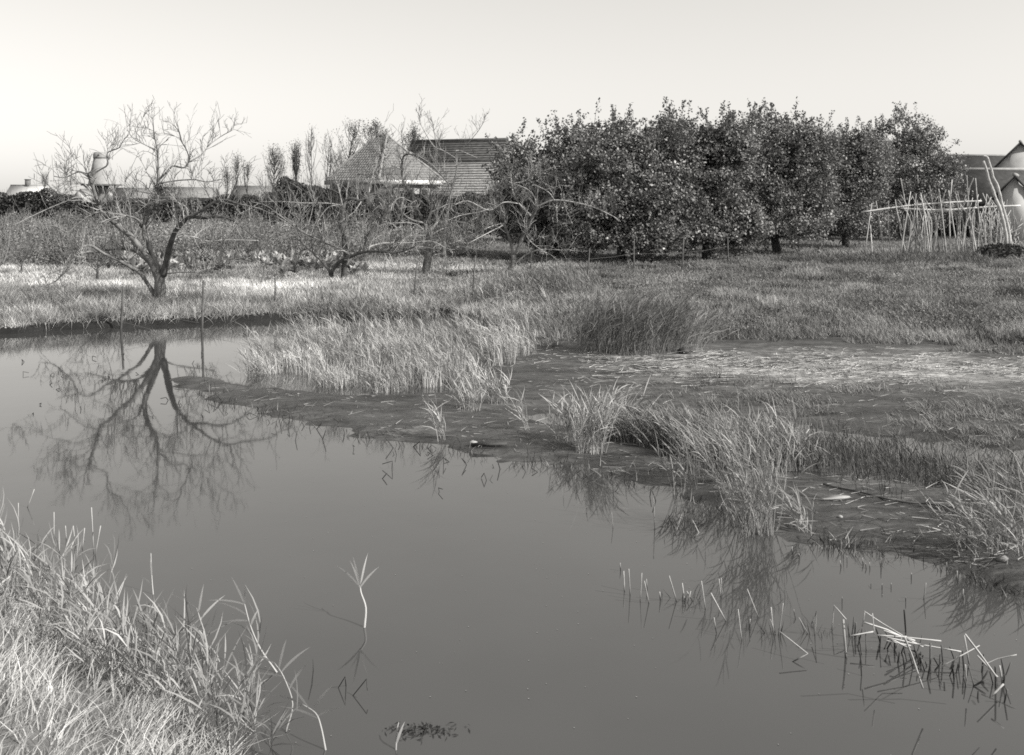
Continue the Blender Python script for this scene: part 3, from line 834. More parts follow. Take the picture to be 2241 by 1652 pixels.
# hedges
def hedge(label, x0, x1, ytop, Y, seed, n, thick=1.6, size=.10, m='hedge_leaf', tv=1.0, twig=60):
    rg = RS(seed)
    a = dpt(x0, ytop, Y); c = dpt(x1, ytop, Y)
    g = tz((a[0] + c[0]) / 2, Y); h = a[2] - g
    root = empty('hedge', ((a[0] + c[0]) / 2, Y, g), label, 'hedge', 'clipped and wild hedges')
    core = MB(); k = 24
    xs = np.linspace(a[0], c[0], k + 1)
    for i in range(k):
        hh = h * .62 * (1 if 0 < i < k - 1 else .6)
        core.box(((xs[i] + xs[i + 1]) / 2, Y + .1, g + hh / 2), (xs[i + 1] - xs[i] + .02, thick * .6, hh), tint=.5)
    core.build('stems', M['dark_bark'], root)['kind'] = 'stuff'
    lf = MB()
    x = rg.uniform(a[0], c[0], n); t = rg.rand(n)
    hl = h * (.72 + .48 * fbm(x * .55, x * 0 + seed, seed, 3)) * np.clip(np.minimum(x - a[0], c[0] - x) / 1.2, .45, 1) ** .4
    z = g + hl * t ** .8
    y = Y + rg.uniform(-.5, .5, n) * thick * (1.1 - .45 * t) - .1
    C = np.stack([x, y, z], 1)
    cl = .55 + .9 * fbm(x * 1.4, z * 1.4, seed + 5, 2)
    lf.cards(C, norm(rg.normal(0, 1, (n, 3)) + [.2, -.5, .4]), rg.normal(0, 1, (n, 3)), size * rg.uniform(.6, 1.3, n), size * .65, tv * cl * rg.uniform(.7, 1.4, n))
    o = lf.build('foliage', M[m], root); o['kind'] = 'stuff'
    tw = MB()
    for _ in range(twig):
        xx = rg.uniform(a[0], c[0]); p = np.array([xx, Y + rg.uniform(-.4, .4), g + h * .8])
        tw.tube([p, p + [rg.normal(0, .12), 0, h * .2 + rg.uniform(.05, .45)]], [.015, .006], 3, cap=False, tint=.5)
    if twig: tw.build('twigs', M['twig'], root)['kind'] = 'stuff'
    return root
hedge('long dark hedge at the far left, below the lone chimney', -260, 178, 416, 100, 501, 9000, size=.16)
hedge('dark clipped hedge below the mill and the long low roof', 172, 345, 437, 92, 502, 5000, size=.14)
hedge('grey brown hedge right of the mill, under the slender shrubs', 340, 592, 428, 88, 503, 7000, size=.14, m='shrub_leaf', tv=.55)
hedge('tall dark hedge in front of the tiled pyramid roof', 578, 800, 392, 62, 504, 11000, size=.10)
hedge('dark hedge closing the orchard behind the bare trees', 790, 1180, 420, 60, 505, 10000, size=.11)
hedge('low dark shrubs under the back of the right hand apple trees', 1560, 2130, 478, 59, 507, 9000, size=.10, twig=20)
hedge('dark hedge behind the leafy apple trees at the right', 1150, 2110, 450, 72, 506, 14000, size=.14)

# ------------------------------------------------------------------ the mill
mc = dpt(222, HY, 310); mg = tz(mc[0], mc[1])
mill = empty('windmill', (mc[0], mc[1], mg), 'pale eight sided windmill without sails, standing on a gallery behind the left trees', 'windmill')
def octa(z, r, rot=math.pi / 8):
    return np.array([[mc[0] + r * math.cos(a + rot), mc[1] + r * math.sin(a + rot), z] for a in np.arange(8) * math.pi / 4])
def loft(rings, m, name, parent, cap=True, sm=False):
    mb = MB(); n = len(rings[0]); V = np.concatenate(rings)
    Q = [[k * n + i, k * n + (i + 1) % n, (k + 1) * n + (i + 1) % n, (k + 1) * n + i] for k in range(len(rings) - 1) for i in range(n)]
    T = [[(len(rings) - 1) * n, (len(rings) - 1) * n + i, (len(rings) - 1) * n + i + 1] for i in range(1, n - 1)] if cap else None
    mb.add(V, Q, T); return mb.build(name, m, parent, sm)
loft([octa(mg - .3, 3.1), octa(6.0, 2.5)], M['brick'], 'base', mill)
body = loft([octa(6.25, 3.95), octa(10.3, 3.15), octa(14.3, 2.35)], M['thatch'], 'body', mill)
loft([octa(14.3, 2.45), octa(14.6, 2.47)], M['mill_dark'], 'curb', mill)
capr = []
for t, s in ((0, 1.0), (.5, 1.0), (.85, .9), (1.0, .72)):
    ring = octa(14.6 + 1.7 * t, 2.5 * s); capr.append(ring)
loft(capr, M['thatch'], 'cap', mill)
loft([octa(5.7, 6.0), octa(6.2, 6.1)], M['mill_dark'], 'gallery_deck', mill)
for i in range(16):
    a = i * math.pi / 8 + .1
    mb = MB()
    p0 = np.array([mc[0] + 2.7 * math.cos(a), mc[1] + 2.7 * math.sin(a), 3.3]); p1 = np.array([mc[0] + 5.5 * math.cos(a), mc[1] + 5.5 * math.sin(a), 6.0])
    mb.tube([p0, p1], [.13, .13], 4); mb.build('gallery_strut', M['white'], mill)
mb = MB(); mb.tube([[mc[0], mc[1] - 2.2, 15.3], [mc[0] + .4, mc[1] - 3.2, 15.4]], [.28, .25], 6); mb.build('windshaft_stub', M['mill_dark'], mill)
for a in (-math.pi / 2 - .2,):
    mb = MB(); mb.box((mc[0] + .2, mc[1] - 3.05, 8.0), (.7, .25, .9)); mb.build('hatch', M['mill_dark'], mill)

# ------------------------------------------------------------------ houses
def gable_house(name, label, cx, cy, L, W, h, rise, rz, wall, roof, group=None, chimney=None, windows=(), cat='house', over=.25):
    g = tz(cx, cy)
    root = empty(name, (cx, cy, g), label, cat, group)
    ca, sa = math.cos(rz), math.sin(rz)
    T = lambda x, y, z: np.array([cx + x * ca - y * sa, cy + x * sa + y * ca, g + z])
    mb = MB()
    mb.prism([T(-L / 2, -W / 2, -.2), T(-L / 2, -W / 2, h), T(-L / 2, 0, h + rise), T(-L / 2, W / 2, h), T(-L / 2, W / 2, -.2)], T(L / 2, 0, 0) - T(-L / 2, 0, 0))
    mb.build('wall', wall, root)
    nrm = math.hypot(W / 2, rise)
    rl = None
    for s in (-1, 1):
        mb = MB(); o = over / (W / 2)
        a = T(-L / 2 - over, s * W / 2 * (1 + o), h - rise * o + .06); b_ = T(L / 2 + over, s * W / 2 * (1 + o), h - rise * o + .06)
        c = T(L / 2 + over, 0, h + rise + .06); d = T(-L / 2 - over, 0, h + rise + .06)
        mb.prism([a, b_, c, d], [0, 0, .10]); r_ = mb.build('roof_slope', roof, root)
    mb = MB(); mb.tube([T(-L / 2 - over, 0, h + rise + .16), T(L / 2 + over, 0, h + rise + .16)], [.11, .11], 6); mb.build('ridge_tiles', M['pale_tile'], root)
    if chimney is not None:
        mb = MB(); q = T(chimney, 0, h + rise + .4); mb.box(q, (.7, .7, 1.4), rz); ch = mb.build('chimney', M['brick'], root)
        mb = MB(); mb.box(q + [0, 0, .75], (.85, .85, .12), rz); mb.build('chimney_cap', M['mill_dark'], ch)
    for (x, z, w, hh, sy) in windows:
        mb = MB(); mb.box(T(x, sy * (W / 2 + .03), z), (w, .1, hh), rz); fr = mb.build('window', M['white'], root)
        mb = MB(); mb.box(T(x, sy * (W / 2 + .07), z), (w * .8, .06, hh * .85), rz); mb.build('pane', M['glass'], fr)
    return root
def at(x, Y): return (x - CX) * Y / FD, Y
x, y = at(184, 296); gable_house('mill_cottage', 'small white gabled cottage left of the mill base', x, y, 5, 3.4, 2.3, 1.7, math.pi / 2, M['plaster'], M['pale_tile'], 'small houses round the mill')
x, y = at(250, 292); gable_house('mill_cottage', 'small white gabled cottage with a chimney right of the mill base', x, y, 5, 3.2, 2.4, 1.7, math.pi / 2, M['plaster'], M['pale_tile'], 'small houses round the mill', chimney=1.0)
x, y = at(300, 190); gable_house('low_barn', 'long low grey roofed barn right of the mill', x, y, 7.5, 5, 1.8, 1.75, .05, M['brick'], M['tile'], 'small houses round the mill')
x, y = at(415, 180); gable_house('low_barn', 'long low grey roof behind the slender shrubs', x, y, 9.5, 5, 1.9, 1.7, -.04, M['brick'], M['tile'], 'small houses round the mill')
x, y = at(558, 150); gable_house('low_barn', 'short low grey roof left of the fan shaped tree', x, y, 6, 5, 2.1, 1.5, 0, M['brick'], M['tile'], 'small houses round the mill')
x, y = at(66, 170); gable_house('far_cottage', 'far pale roof with a lone chimney above the left hedge', x, y, 6, 5, 2.2, 1.7, .1, M['plaster'], M['plaster'], 'small houses round the mill', chimney=-.4)

# the pyramid roofed farmhouse
HYD = 70.0
hc = dpt(842, HY, HYD + 4.4); hg = tz(hc[0], hc[1])
house = empty('farmhouse', (hc[0], hc[1], hg), 'farmhouse with a steep pyramid roof of pantiles and a white gutter board', 'house')
S2 = 4.45          # half diagonal
EZ, AZ = 4.02, 7.45
rot = R(2)
cor = [np.array([hc[0] + S2 * math.cos(a + rot), hc[1] + S2 * math.sin(a + rot), EZ]) for a in (-math.pi / 2, 0, math.pi / 2, math.pi)]   # near, right, back, left
apex = np.array([hc[0] + .12, hc[1], AZ]); apex2 = np.array([hc[0] - .7, hc[1] + .7, AZ])
mb = MB()
wc = [np.array([hc[0] + (c[0] - hc[0]) * .93, hc[1] + (c[1] - hc[1]) * .93, 0]) for c in cor]
mb.prism([[c[0], c[1], hg - .2] for c in wc], [0, 0, EZ - hg + .15]); mb.build('wall', M['brick'], house)
roofpart = MB()
roofpart.add(np.array([cor[0], cor[1], apex, cor[2], cor[3], apex2]) - [0, 0, .02], [[3, 4, 5, 5], ][:0], [[0, 1, 2], [1, 3, 2], [3, 5, 2], [3, 4, 5], [4, 0, 2], [4, 2, 5], [0, 4, 3], [0, 3, 1]])
roof = roofpart.build('roof', M['tile'], house)
# pantile: a shallow S in section, shared mesh
def pantile_mesh(w, h, t=.03):
    xs = np.linspace(-w / 2, w / 2, 7); prof = .035 * np.sin(np.linspace(0, 2 * math.pi, 7))
    V = []; 
    for yy, lift in ((0, .045), (h * 1.12, .0)):
        V += [[xx, yy, p + lift] for xx, p in zip(xs, prof)]
    V += [[xx, 0, p + .045 - t] for xx, p in zip(xs, prof)]
    F = [[i, i + 1, 8 + i, 7 + i] for i in range(6)] + [[14 + i, 15 + i, i + 1, i] for i in range(6)]
    me = bpy.data.meshes.new('tile')
    me.from_pydata(V, [], F); me.update()
    at_ = me.attributes.new('tint', 'FLOAT', 'POINT'); at_.data.foreach_set('value', np.ones(len(V), np.float32))
    me.materials.append(M['tile'])
    return me
from mathutils import Matrix, Vector
TW, TH = .30, .265
tile_me = pantile_mesh(TW, TH)
rgt = RS(77)
def tile_face(e0, e1, tops, as_objects, limit=300):
    """e0 -> e1 eave, tops: upper corner points; rows of tiles clipped to the face"""
    e0, e1 = np.array(e0), np.array(e1); ax = norm(e1 - e0); apexp = np.array(tops[0])
    nrm = norm(np.cross(ax, apexp - e0));
    if nrm[2] < 0: nrm = -nrm
    up = norm(np.cross(nrm, ax))
    poly = np.array([[np.dot(p - e0, ax), np.dot(p - e0, up)] for p in [e0, e1] + [np.array(t) for t in tops]])
    cnt = 0; out = []
    rows = int(poly[:, 1].max() / TH)
    for r_ in range(rows):
        v = r_ * TH
        for c_ in range(int((poly[:, 0].max() - poly[:, 0].min()) / TW) + 2):
            u = poly[:, 0].min() + c_ * TW
            if sdf(poly, np.array([u]), np.array([v + TH * .5]))[0] > .06:
                out.append((u, v))
    mbt = MB()
    for i, (u, v) in enumerate(out):
        p = e0 + ax * u + up * v + nrm * .03
        Mx = Matrix(((ax[0], up[0], nrm[0], p[0]), (ax[1], up[1], nrm[1], p[1]), (ax[2], up[2], nrm[2], p[2]), (0, 0, 0, 1)))
        if as_objects and i < limit:
            o = bpy.data.objects.new('tile', tile_me); COL.objects.link(o)
            o.parent = roof
            o.matrix_parent_inverse = Matrix.Translation(-Vector(house.location))
            o.matrix_basis = Mx @ Matrix.Rotation(rgt.normal(0, .012), 4, 'Z') @ Matrix.Rotation(rgt.normal(0, .02), 4, 'X')
        else:
            vv = np.array([v_.co[:] for v_ in tile_me.vertices]); rot3 = np.stack([ax, up, nrm], 1)
            mbt.add(vv @ rot3.T + p, [list(f.vertices) for f in tile_me.polygons])
    if mbt.n:
        o = mbt.build('tiles', M['tile'], roof); o['kind'] = 'stuff'
tile_face(cor[3], cor[0], [apex, apex2], True)
tile_face(cor[0], cor[1], [apex], False)
for a_, b_, nm in ((cor[0], apex, 'hip_tiles'), (cor[1], apex, 'hip_tiles'), (cor[3], apex2, 'hip_tiles'), (apex, apex2, 'ridge_tiles')):
    mb = MB(); n_ = max(3, int(np.linalg.norm(b_ - a_) / .35))
    P = np.array([a_ + (b_ - a_) * t for t in np.linspace(0, 1, n_)]); rr_ = np.where(np.arange(n_) % 2 == 0, .12, .095)
    mb.tube(P + [0, 0, .05], rr_, 6); mb.build(nm, M['pale_tile'], roof)
for a_, b_, mm_ in ((cor[0], cor[1], 'white'), (cor[3], cor[0], 'wood')):
    mb = MB(); d_ = norm(b_ - a_); out_ = np.array([d_[1], -d_[0], 0]) * .06
    mb.prism([a_ + out_ - [0, 0, .30], b_ + out_ - [0, 0, .30], b_ + out_ + [0, 0, .02], a_ + out_ + [0, 0, .02]], out_ * 1.5)
    mb.build('gutter_board', M[mm_], house)
# long dark roof window low on the right slope
e_ax = norm(cor[1] - cor[0]); e_up = norm((apex - cor[0]) - e_ax * np.dot(apex - cor[0], e_ax)); e_n = np.cross(e_ax, e_up)
e_n = e_n if e_n[1] < 0 else -e_n
mb = MB(); q0 = cor[0] + e_ax * .35 + e_up * .45 + e_n * .06
mb.prism([q0, q0 + e_ax * 2.0, q0 + e_ax * 2.0 + e_up * .7, q0 + e_up * .7], e_n * .06)
rw = mb.build('roof_window', M['mill_dark'], roof)
# windows with frames under the white board
for k in range(3):
    q = wc[0] + (wc[1] - wc[0]) * (.18 + .24 * k); dx = norm(wc[1] - wc[0]); oo = np.array([dx[1], -dx[0], 0])
    mb = MB(); qq = q + oo * .03 + [0, 0, 2.2]
    mb.prism([qq, qq + dx * 1.25, qq + dx * 1.25 + [0, 0, 1.25], qq + [0, 0, 1.25]], oo * .08)
    w_ = mb.build('window', M['wood'], house)
    for j in range(2):
        mb = MB(); pq = qq + oo * .09 + dx * (.08 + .58 * j) + [0, 0, .08]
        mb.prism([pq, pq + dx * .5, pq + dx * .5 + [0, 0, 1.08], pq + [0, 0, 1.08]], oo * .03); mb.build('pane', M['pale_tile'] if j else M['glass'], w_)

# barn behind it, ridge running away to the left
A_ = np.array([-8.1, 79.5, 0]); B_ = np.array([-.3, 76.4, 0])
dv = norm(B_ - A_); nv = np.array([-dv[1], dv[0], 0]); nv = nv if nv[1] < 0 else -nv
bg_ = tz(-4, 77)
barn = empty('barn', ((A_ + B_)[0] / 2, (A_ + B_)[1] / 2, bg_), 'long barn, dark tiled roof above a pale lower roof, right of the pyramid roof', 'barn')
RZ = 7.15
def bp(p, off, z): return np.array([p[0] + nv[0] * off, p[1] + nv[1] * off, z])
mb = MB(); mb.prism([bp(A_, -4, bg_ - .2), bp(A_, 4.6, bg_ - .2), bp(A_, 4.6, 2.4), bp(A_, 1.9, 5.4), bp(A_, 0, RZ - .1), bp(A_, -4, 3.6)], B_ - A_); mb.build('wall', M['brick'], barn)
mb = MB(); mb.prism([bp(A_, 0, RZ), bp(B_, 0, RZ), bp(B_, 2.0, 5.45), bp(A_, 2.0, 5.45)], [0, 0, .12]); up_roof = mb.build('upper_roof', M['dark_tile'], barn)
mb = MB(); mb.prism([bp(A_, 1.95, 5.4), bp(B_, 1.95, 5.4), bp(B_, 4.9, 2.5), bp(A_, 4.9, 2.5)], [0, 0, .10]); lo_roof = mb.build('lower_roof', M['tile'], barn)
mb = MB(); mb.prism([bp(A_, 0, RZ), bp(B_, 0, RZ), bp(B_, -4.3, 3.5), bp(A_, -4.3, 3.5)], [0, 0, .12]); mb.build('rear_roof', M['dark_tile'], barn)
mb = MB(); mb.tube([bp(A_, 0, RZ + .12), bp(B_, 0, RZ + .12)], [.13, .13], 6); mb.build('ridge_tiles', M['dark_tile'], barn)
# courses of tiles on the barn roofs
for (o0, z0, o1, z1, n_, mm_, par) in ((0, RZ, 2.0, 5.45, 9, 'dark_tile', up_roof), (1.95, 5.4, 4.9, 2.5, 15, 'tile', lo_roof)):
    mb = MB()
    for k in range(n_):
        t = (k + .9) / n_; off = o0 + (o1 - o0) * t; z = z0 + (z1 - z0) * t + .14
        L_ = np.linalg.norm(B_ - A_); m_ = int(L_ / .3)
        P = np.array([bp(A_ + (B_ - A_) * (j / m_), off, z + .02 * (j % 2)) for j in range(m_ + 1)])
        mb.tube(P, .022, 4, cap=False)
    o = mb.build('tile_courses', M[mm_], par); o['kind'] = 'stuff'

# farm buildings at the right edge
x, y = at(2175, 78); gable_house('farm_building', 'rear farm building with a dark roof ridge at the right edge', x, y, 8.5, 6, 3.2, 2.2, .06, M['brick'], M['dark_tile'], 'farm buildings at the right edge', windows=((-1.2, 3.0, .9, .7, -1),))
x, y = at(2235, 69); gable_house('farm_building', 'cross gabled building with a pale plaster gable at the right edge', x, y, 6, 3.6, 4.0, 1.9, R(61), M['plaster'], M['dark_tile'], 'farm buildings at the right edge')
x, y = at(2190, 60); gable_house('farm_building', 'front farm building with a dark roof and pale ridge behind the bean poles', x, y, 5.6, 5, 2.0, 1.85, .05, M['brick'], M['dark_tile'], 'farm buildings at the right edge')
x, y = at(2222, 55); gable_house('farm_shed', 'small shed with a pale gable below the front dark roof', x, y, 2.6, 1.7, 2.4, 1.0, R(60), M['plaster'], M['dark_tile'], 'farm buildings at the right edge', cat='shed')

# ------------------------------------------------------------------ fence
posts = [((270, 627), (261, 699), 22.0), ((445, 616), (438, 706), 21.7), ((602, 604), (600, 660), 24.2), ((913, 571), (901, 640), 25.5),
         ((1040, 559), (1030, 645), 25.2), ((1163, 553), (1157, 612), 30.2), ((1290, 543), (1282, 614), 29.2), ((1387, 527), (1385, 604), 31.8),
         ((1496, 516), (1490, 602), 32.3), ((1592, 521), (1592, 590), 35.5)]
f0 = dpt(*posts[0][1], posts[0][2])
fence = empty('wire_fence', (f0[0], f0[1], tz(f0[0], f0[1])), 'wire fence on thin leaning stakes along the far bank', 'fence')
tops = []
for i, (a, c, Y) in enumerate(posts):
    t_ = dpt(*a, Y); b_ = dpt(*c, Y); g = tz(b_[0], b_[1]); b_[2] = g - .3
    mb = MB(); mb.tube(np.array([b_, (b_ + t_) / 2 + [.008, 0, 0], t_]), [.024, .022, .018] if i > 1 else [.034, .03, .026], 6)
    mb.build('post', M['post'], fence); tops.append((b_, t_, g))
for hgt in (.25, .6):
    mb = MB()
    for (b0, t0, g0), (b1, t1, g1) in zip(tops[:-1], tops[1:]):
        a = b0 + (t0 - b0) * ((hgt + .3) / (t0[2] - b0[2] + .001)) if t0[2] > g0 + hgt else t0
        c = b1 + (t1 - b1) * ((hgt + .3) / (t1[2] - b1[2] + .001)) if t1[2] > g1 + hgt else t1
        mb.tube(np.array([a, (a + c) / 2 - [0, 0, .03], c]), .0035, 3, cap=False)
    mb.build('wire', M['wire'], fence)

# ------------------------------------------------------------------ bean poles
rg = RS(610)
BY = 40.0
bc = dpt(2060, 558, BY)
rack = empty('bean_pole_rack', (bc[0], bc[1], tz(bc[0], bc[1])), 'rack of pale crossed bean poles tied to long rails at the right', 'bean poles')
bl = [[(1000, 935), (940, 1295)], [(1030, 920), (1060, 1100), (1095, 1300)], [(990, 1100), (1003, 1295)], [(1125, 920), (1120, 1090), (1150, 1275)], [(1175, 910), (1190, 1010), (1225, 1140)],
      [(1215, 750), (1250, 940), (1275, 1100), (1305, 1290)], [(1290, 850), (1265, 1000), (1210, 1280)], [(1340, 730), (1345, 790)], [(1365, 860), (1400, 1050), (1435, 1270)],
      [(1430, 805), (1465, 1010), (1510, 1250)], [(1500, 830), (1525, 1010), (1560, 1310)], [(1555, 830), (1520, 950), (1440, 1270)], [(1575, 840), (1595, 1010), (1650, 1290)],
      [(1640, 850), (1670, 1010), (1725, 1325)], [(1600, 760), (1580, 1010), (1590, 1270)], [(1760, 750), (1720, 880), (1690, 1250)], [(1775, 750), (1790, 930), (1830, 1270)],
      [(1710, 730), (1720, 900), (1760, 1280)], [(1330, 930), (1345, 1090), (1365, 1270)], [(1240, 1020), (1232, 1280)], [(1390, 1010), (1350, 1270)], [(1310, 1060), (1275, 1270)]]
for _ in range(52):
    x0 = rg.uniform(1180, 2070); bl.append([(x0 + rg.uniform(-110, 95), rg.uniform(860, 960)), (x0 + rg.uniform(-18, 18), 1080), (x0 + rg.uniform(-55, 70), rg.uniform(1220, 1290))])
for k, pl in enumerate(bl):
    Yb = BY + (0.45 if k % 2 else -.45) + rg.normal(0, .12)
    P = [dpt(*R4(x, y), Yb if i else BY) for i, (x, y) in enumerate(pl)]
    if pl[-1][1] > 1200:
        g = tz(P[-1][0], P[-1][1]); P[-1][2] = min(P[-1][2], g - .05)
    P = catmull(P, 3) if len(P) > 2 else np.array(P)
    mb = MB(); mb.tube(P, np.linspace(.018, .030, len(P)) * (1 if k < 22 else .75), 5, tint=rg.uniform(.75, 1.25)); mb.build('pole', M['pole'], rack)
for pl, r_ in (([(920, 1005), (1160, 970), (1350, 948), (1600, 930), (1820, 920)], .035), ([(1215, 975), (1400, 985), (1600, 985), (1870, 965), (2110, 955)], .038), ([(1480, 1000), (1700, 982), (1800, 972)], .03)):
    P = catmull([dpt(*R4(x, y), BY - .1) for x, y in pl], 4)
    mb = MB(); mb.tube(P, r_, 6, tint=1.25); mb.build('rail', M['pole'], rack)

R5 = lambda x, y: (1989.3 + x * .1892, 284.2 + y * .1892)
Yd = 39.2
dpz = dpt(*R5(1140, 1280), Yd)
dead = empty('dead_trunk', (dpz[0], dpz[1], tz(dpz[0], dpz[1])), 'two pale peeled crooked trunks leaning over the right end of the bean poles', 'dead tree')
for pl, r0, r1 in (([(855, 360), (890, 460), (920, 580), (960, 680), (1000, 800), (1030, 870), (1060, 960), (1090, 1080), (1130, 1260)], .045, .075),
                   ([(850, 300), (900, 315), (930, 400), (955, 480), (970, 550), (1010, 620), (1040, 720), (1070, 850), (1110, 1000), (1140, 1120), (1165, 1290)], .035, .06)):
    P = catmull([dpt(*R5(x, y), Yd) for x, y in pl], 4); g = tz(P[-1][0], P[-1][1]); P[-1][2] = min(P[-1][2], g - .1)
    mb = MB(); mb.tube(P, np.linspace(r0, r1, len(P)) * (1 + rg.normal(0, .07, len(P))), 7, tint=1.1); mb.build('trunk', M['pole'], dead, True)
mb = MB(); mb.tube(catmull([dpt(*R5(x, y), Yd) for x, y in [(1030, 880), (900, 1000), (745, 1080)]][:2] + [dpt(*R5(880, 800), Yd)], 3)[:4], .03, 5); mb.build('branch', M['pole'], dead)

# heap of cut stalks and the dark compost heap beside it
brush = empty('brushwood_pile', tuple(on_ground(2205, 548)), 'tangle of pale split brushwood under the leaning trunks', 'brushwood')
bb = np.array(brush.location); mb = MB()
for _ in range(90):
    p = bb + [rg.uniform(-1.1, .9), rg.uniform(.1, 1.2), rg.uniform(.1, .9)]
    d = norm([rg.normal(.1, .5), rg.normal(0, .3), rg.uniform(.4, 1.4)]); L = rg.uniform(.5, 1.5)
    mb.tube([p - d * .3, p + d * L * .6 + rg.normal(0, .04, 3), p + d * L], [.02, .02, .01], 4, tint=rg.uniform(.5, 1.3))
o = mb.build('sticks', M['pole'], brush); o['kind'] = 'stuff'

def mound(name, label, cat, p, rx, ry, h, seed, m, leafn=0, leafm='hedge_leaf'):
    root = empty(name, p, label, cat)
    n, k = 28, 8; V = []; F = []
    for j in range(k + 1):
        t = j / k
        for i in range(n):
            a = 2 * math.pi * i / n
            rr = math.cos(t * math.pi / 2) * (1 + .3 * (float(fbm(np.array(math.cos(a) * 1.5 + 5 + t), np.array(math.sin(a) * 1.5 + 5), seed)) - .5))
            V.append([p[0] + rx * rr * math.cos(a), p[1] + ry * rr * math.sin(a), p[2] - .1 + (h + .1) * math.sin(t * math.pi / 2)])
    for j in range(k):
        for i in range(n): F.append([j * n + i, j * n + (i + 1) % n, (j + 1) * n + (i + 1) % n, (j + 1) * n + i])
    mesh_obj('mound', V, [np.array(F)], m, root, np.ones(len(V)), True)
    if leafn:
        rr_ = RS(seed); lf = MB(); a = rr_.uniform(0, 6.28, leafn); t = rr_.rand(leafn)
        C = np.stack([p[0] + rx * np.cos(a) * np.sqrt(t), p[1] + ry * np.sin(a) * np.sqrt(t), p[2] + h * np.sqrt(1 - t) + rr_.normal(0, .05, leafn)], 1)
        lf.cards(C, rr_.normal(0, 1, (leafn, 3)) + [0, 0, .6], rr_.normal(0, 1, (leafn, 3)), .10, .05, rr_.uniform(.4, 1.8, leafn))
        o = lf.build('leaf_litter', M[leafm], root); o['kind'] = 'stuff'
    return root
mound('compost_heap', 'low dark compost heap at the foot of the bean poles', 'compost heap', on_ground(2195, 562), 1.15, .8, .42, 71, M['mud_lump'], 700)

# ------------------------------------------------------------------ grass and weeds
def scatter(rg, n, x0, x1, y0, y1):
    """points of the ground, dense near the camera: uniform in picture columns"""
    Y = 1 / rg.uniform(1 / y1, 1 / y0, n)
    X = (rg.uniform(x0, x1, n) - CX) * Y / FD
    return X, Y

def grass_blades(mb, rg, X, Y, h, w, tint, segs=2, lean=.35, wind=(-.12, .02)):
    n = len(X); Z = terrain(X, Y)
    D = norm(np.stack([rg.normal(0, lean, n), rg.normal(0, lean, n), np.ones(n)], 1))
    B = np.stack([rg.normal(wind[0], .28, n), rg.normal(wind[1], .28, n), -rg.uniform(0, .35, n)], 1)
    S = np.stack([np.ones(n), rg.normal(0, .6, n), np.zeros(n)], 1)
    mb.ribbon(np.stack([X, Y, Z - .02], 1), D, h, w, B, segs, S, tint, 'blade')

# the meadow
rg = RS(700)
mb = MB()
n = 500000
Y = rg.uniform(0, 1, n); Y = 1 / (1 / 66 + (1 / 15.5 - 1 / 66) * Y)
X = (rg.uniform(-330, 2580, n) - CX) * Y / FD
sm = sdf(MEADOW, X, Y)
p1 = fbm(X * .35, Y * .55, 41); p2 = fbm(X * 1.3, Y * 1.6, 43)
keep = (sm > np.where(X < 0, .22, (p2 - .5) * 2.2 + .05)) & (rg.rand(n) < .30 + .9 * p2)
X, Y, p1, p2, sm = X[keep], Y[keep], p1[keep], p2[keep], sm[keep]
n = len(X)
left = smooth((3.5 - X) / 7) * smooth((40 - Y) / 8)
h = (.07 + .16 * p2 ** 1.3 + .05 * rg.rand(n)) * (1 + .35 * smooth((30 - Y) / 10))
tint = (.45 + 1.15 * p1) * (.35 + 1.3 * p2) * rg.uniform(.6, 1.5, n) * (1 + 1.3 * left)
grass_blades(mb, rg, X, Y, h, .012 + .0005 * Y, tint, 2 if False else 1, lean=.5)
# broad weed leaves mixed in
m = 110000
Yw = 1 / (1 / 45 + (1 / 16 - 1 / 45) * rg.rand(m)); Xw = (rg.uniform(900, 2300, m) - CX) * Yw / FD
sw_ = sdf(MEADOW, Xw, Yw); q = fbm(Xw * .8, Yw * 1.1, 47)
k = (sw_ > .6) & (q + rg.normal(0, .12, m) > .5)
Xw, Yw, q = Xw[k], Yw[k], q[k]; m = len(Xw)
C = np.stack([Xw, Yw, terrain(Xw, Yw) + rg.uniform(.03, .16, m) * (.4 + q)], 1)
mb.cards(C, norm(rg.normal(0, .6, (m, 3)) + [0, 0, 1]), rg.normal(0, 1, (m, 3)), .028, .018, rg.uniform(.5, 1.35, m))
for i in range(520):      # darker and paler weed tufts
    xb = rg.uniform(980, 2280); Yb = 1 / rg.uniform(1 / 40, 1 / 17.5); Xb = (xb - CX) * Yb / FD
    if sdf(MEADOW, np.array([Xb]), np.array([Yb]))[0] < .5: continue
    k = rg.randint(40, 110); rr_ = rg.uniform(.12, .5); a = rg.uniform(0, 6.28, k); r_ = rr_ * np.sqrt(rg.rand(k)); H = rg.uniform(.12, .32)
    Xt, Yt = Xb + r_ * np.cos(a) * 1.5, Yb + r_ * np.sin(a)
    grass_blades(mb, rg, Xt, Yt, H * rg.uniform(.5, 1.1, k), .014 + .0004 * Yb, (rg.uniform(.12, .5) if rg.rand() < .65 else rg.uniform(1.2, 1.8)) * rg.uniform(.7, 1.3, k), 2, lean=.45)
tag(mb.build('meadow_grass', M['grass']), 'rough mown grass covering the meadow and orchard floor', 'grass', kind='stuff')

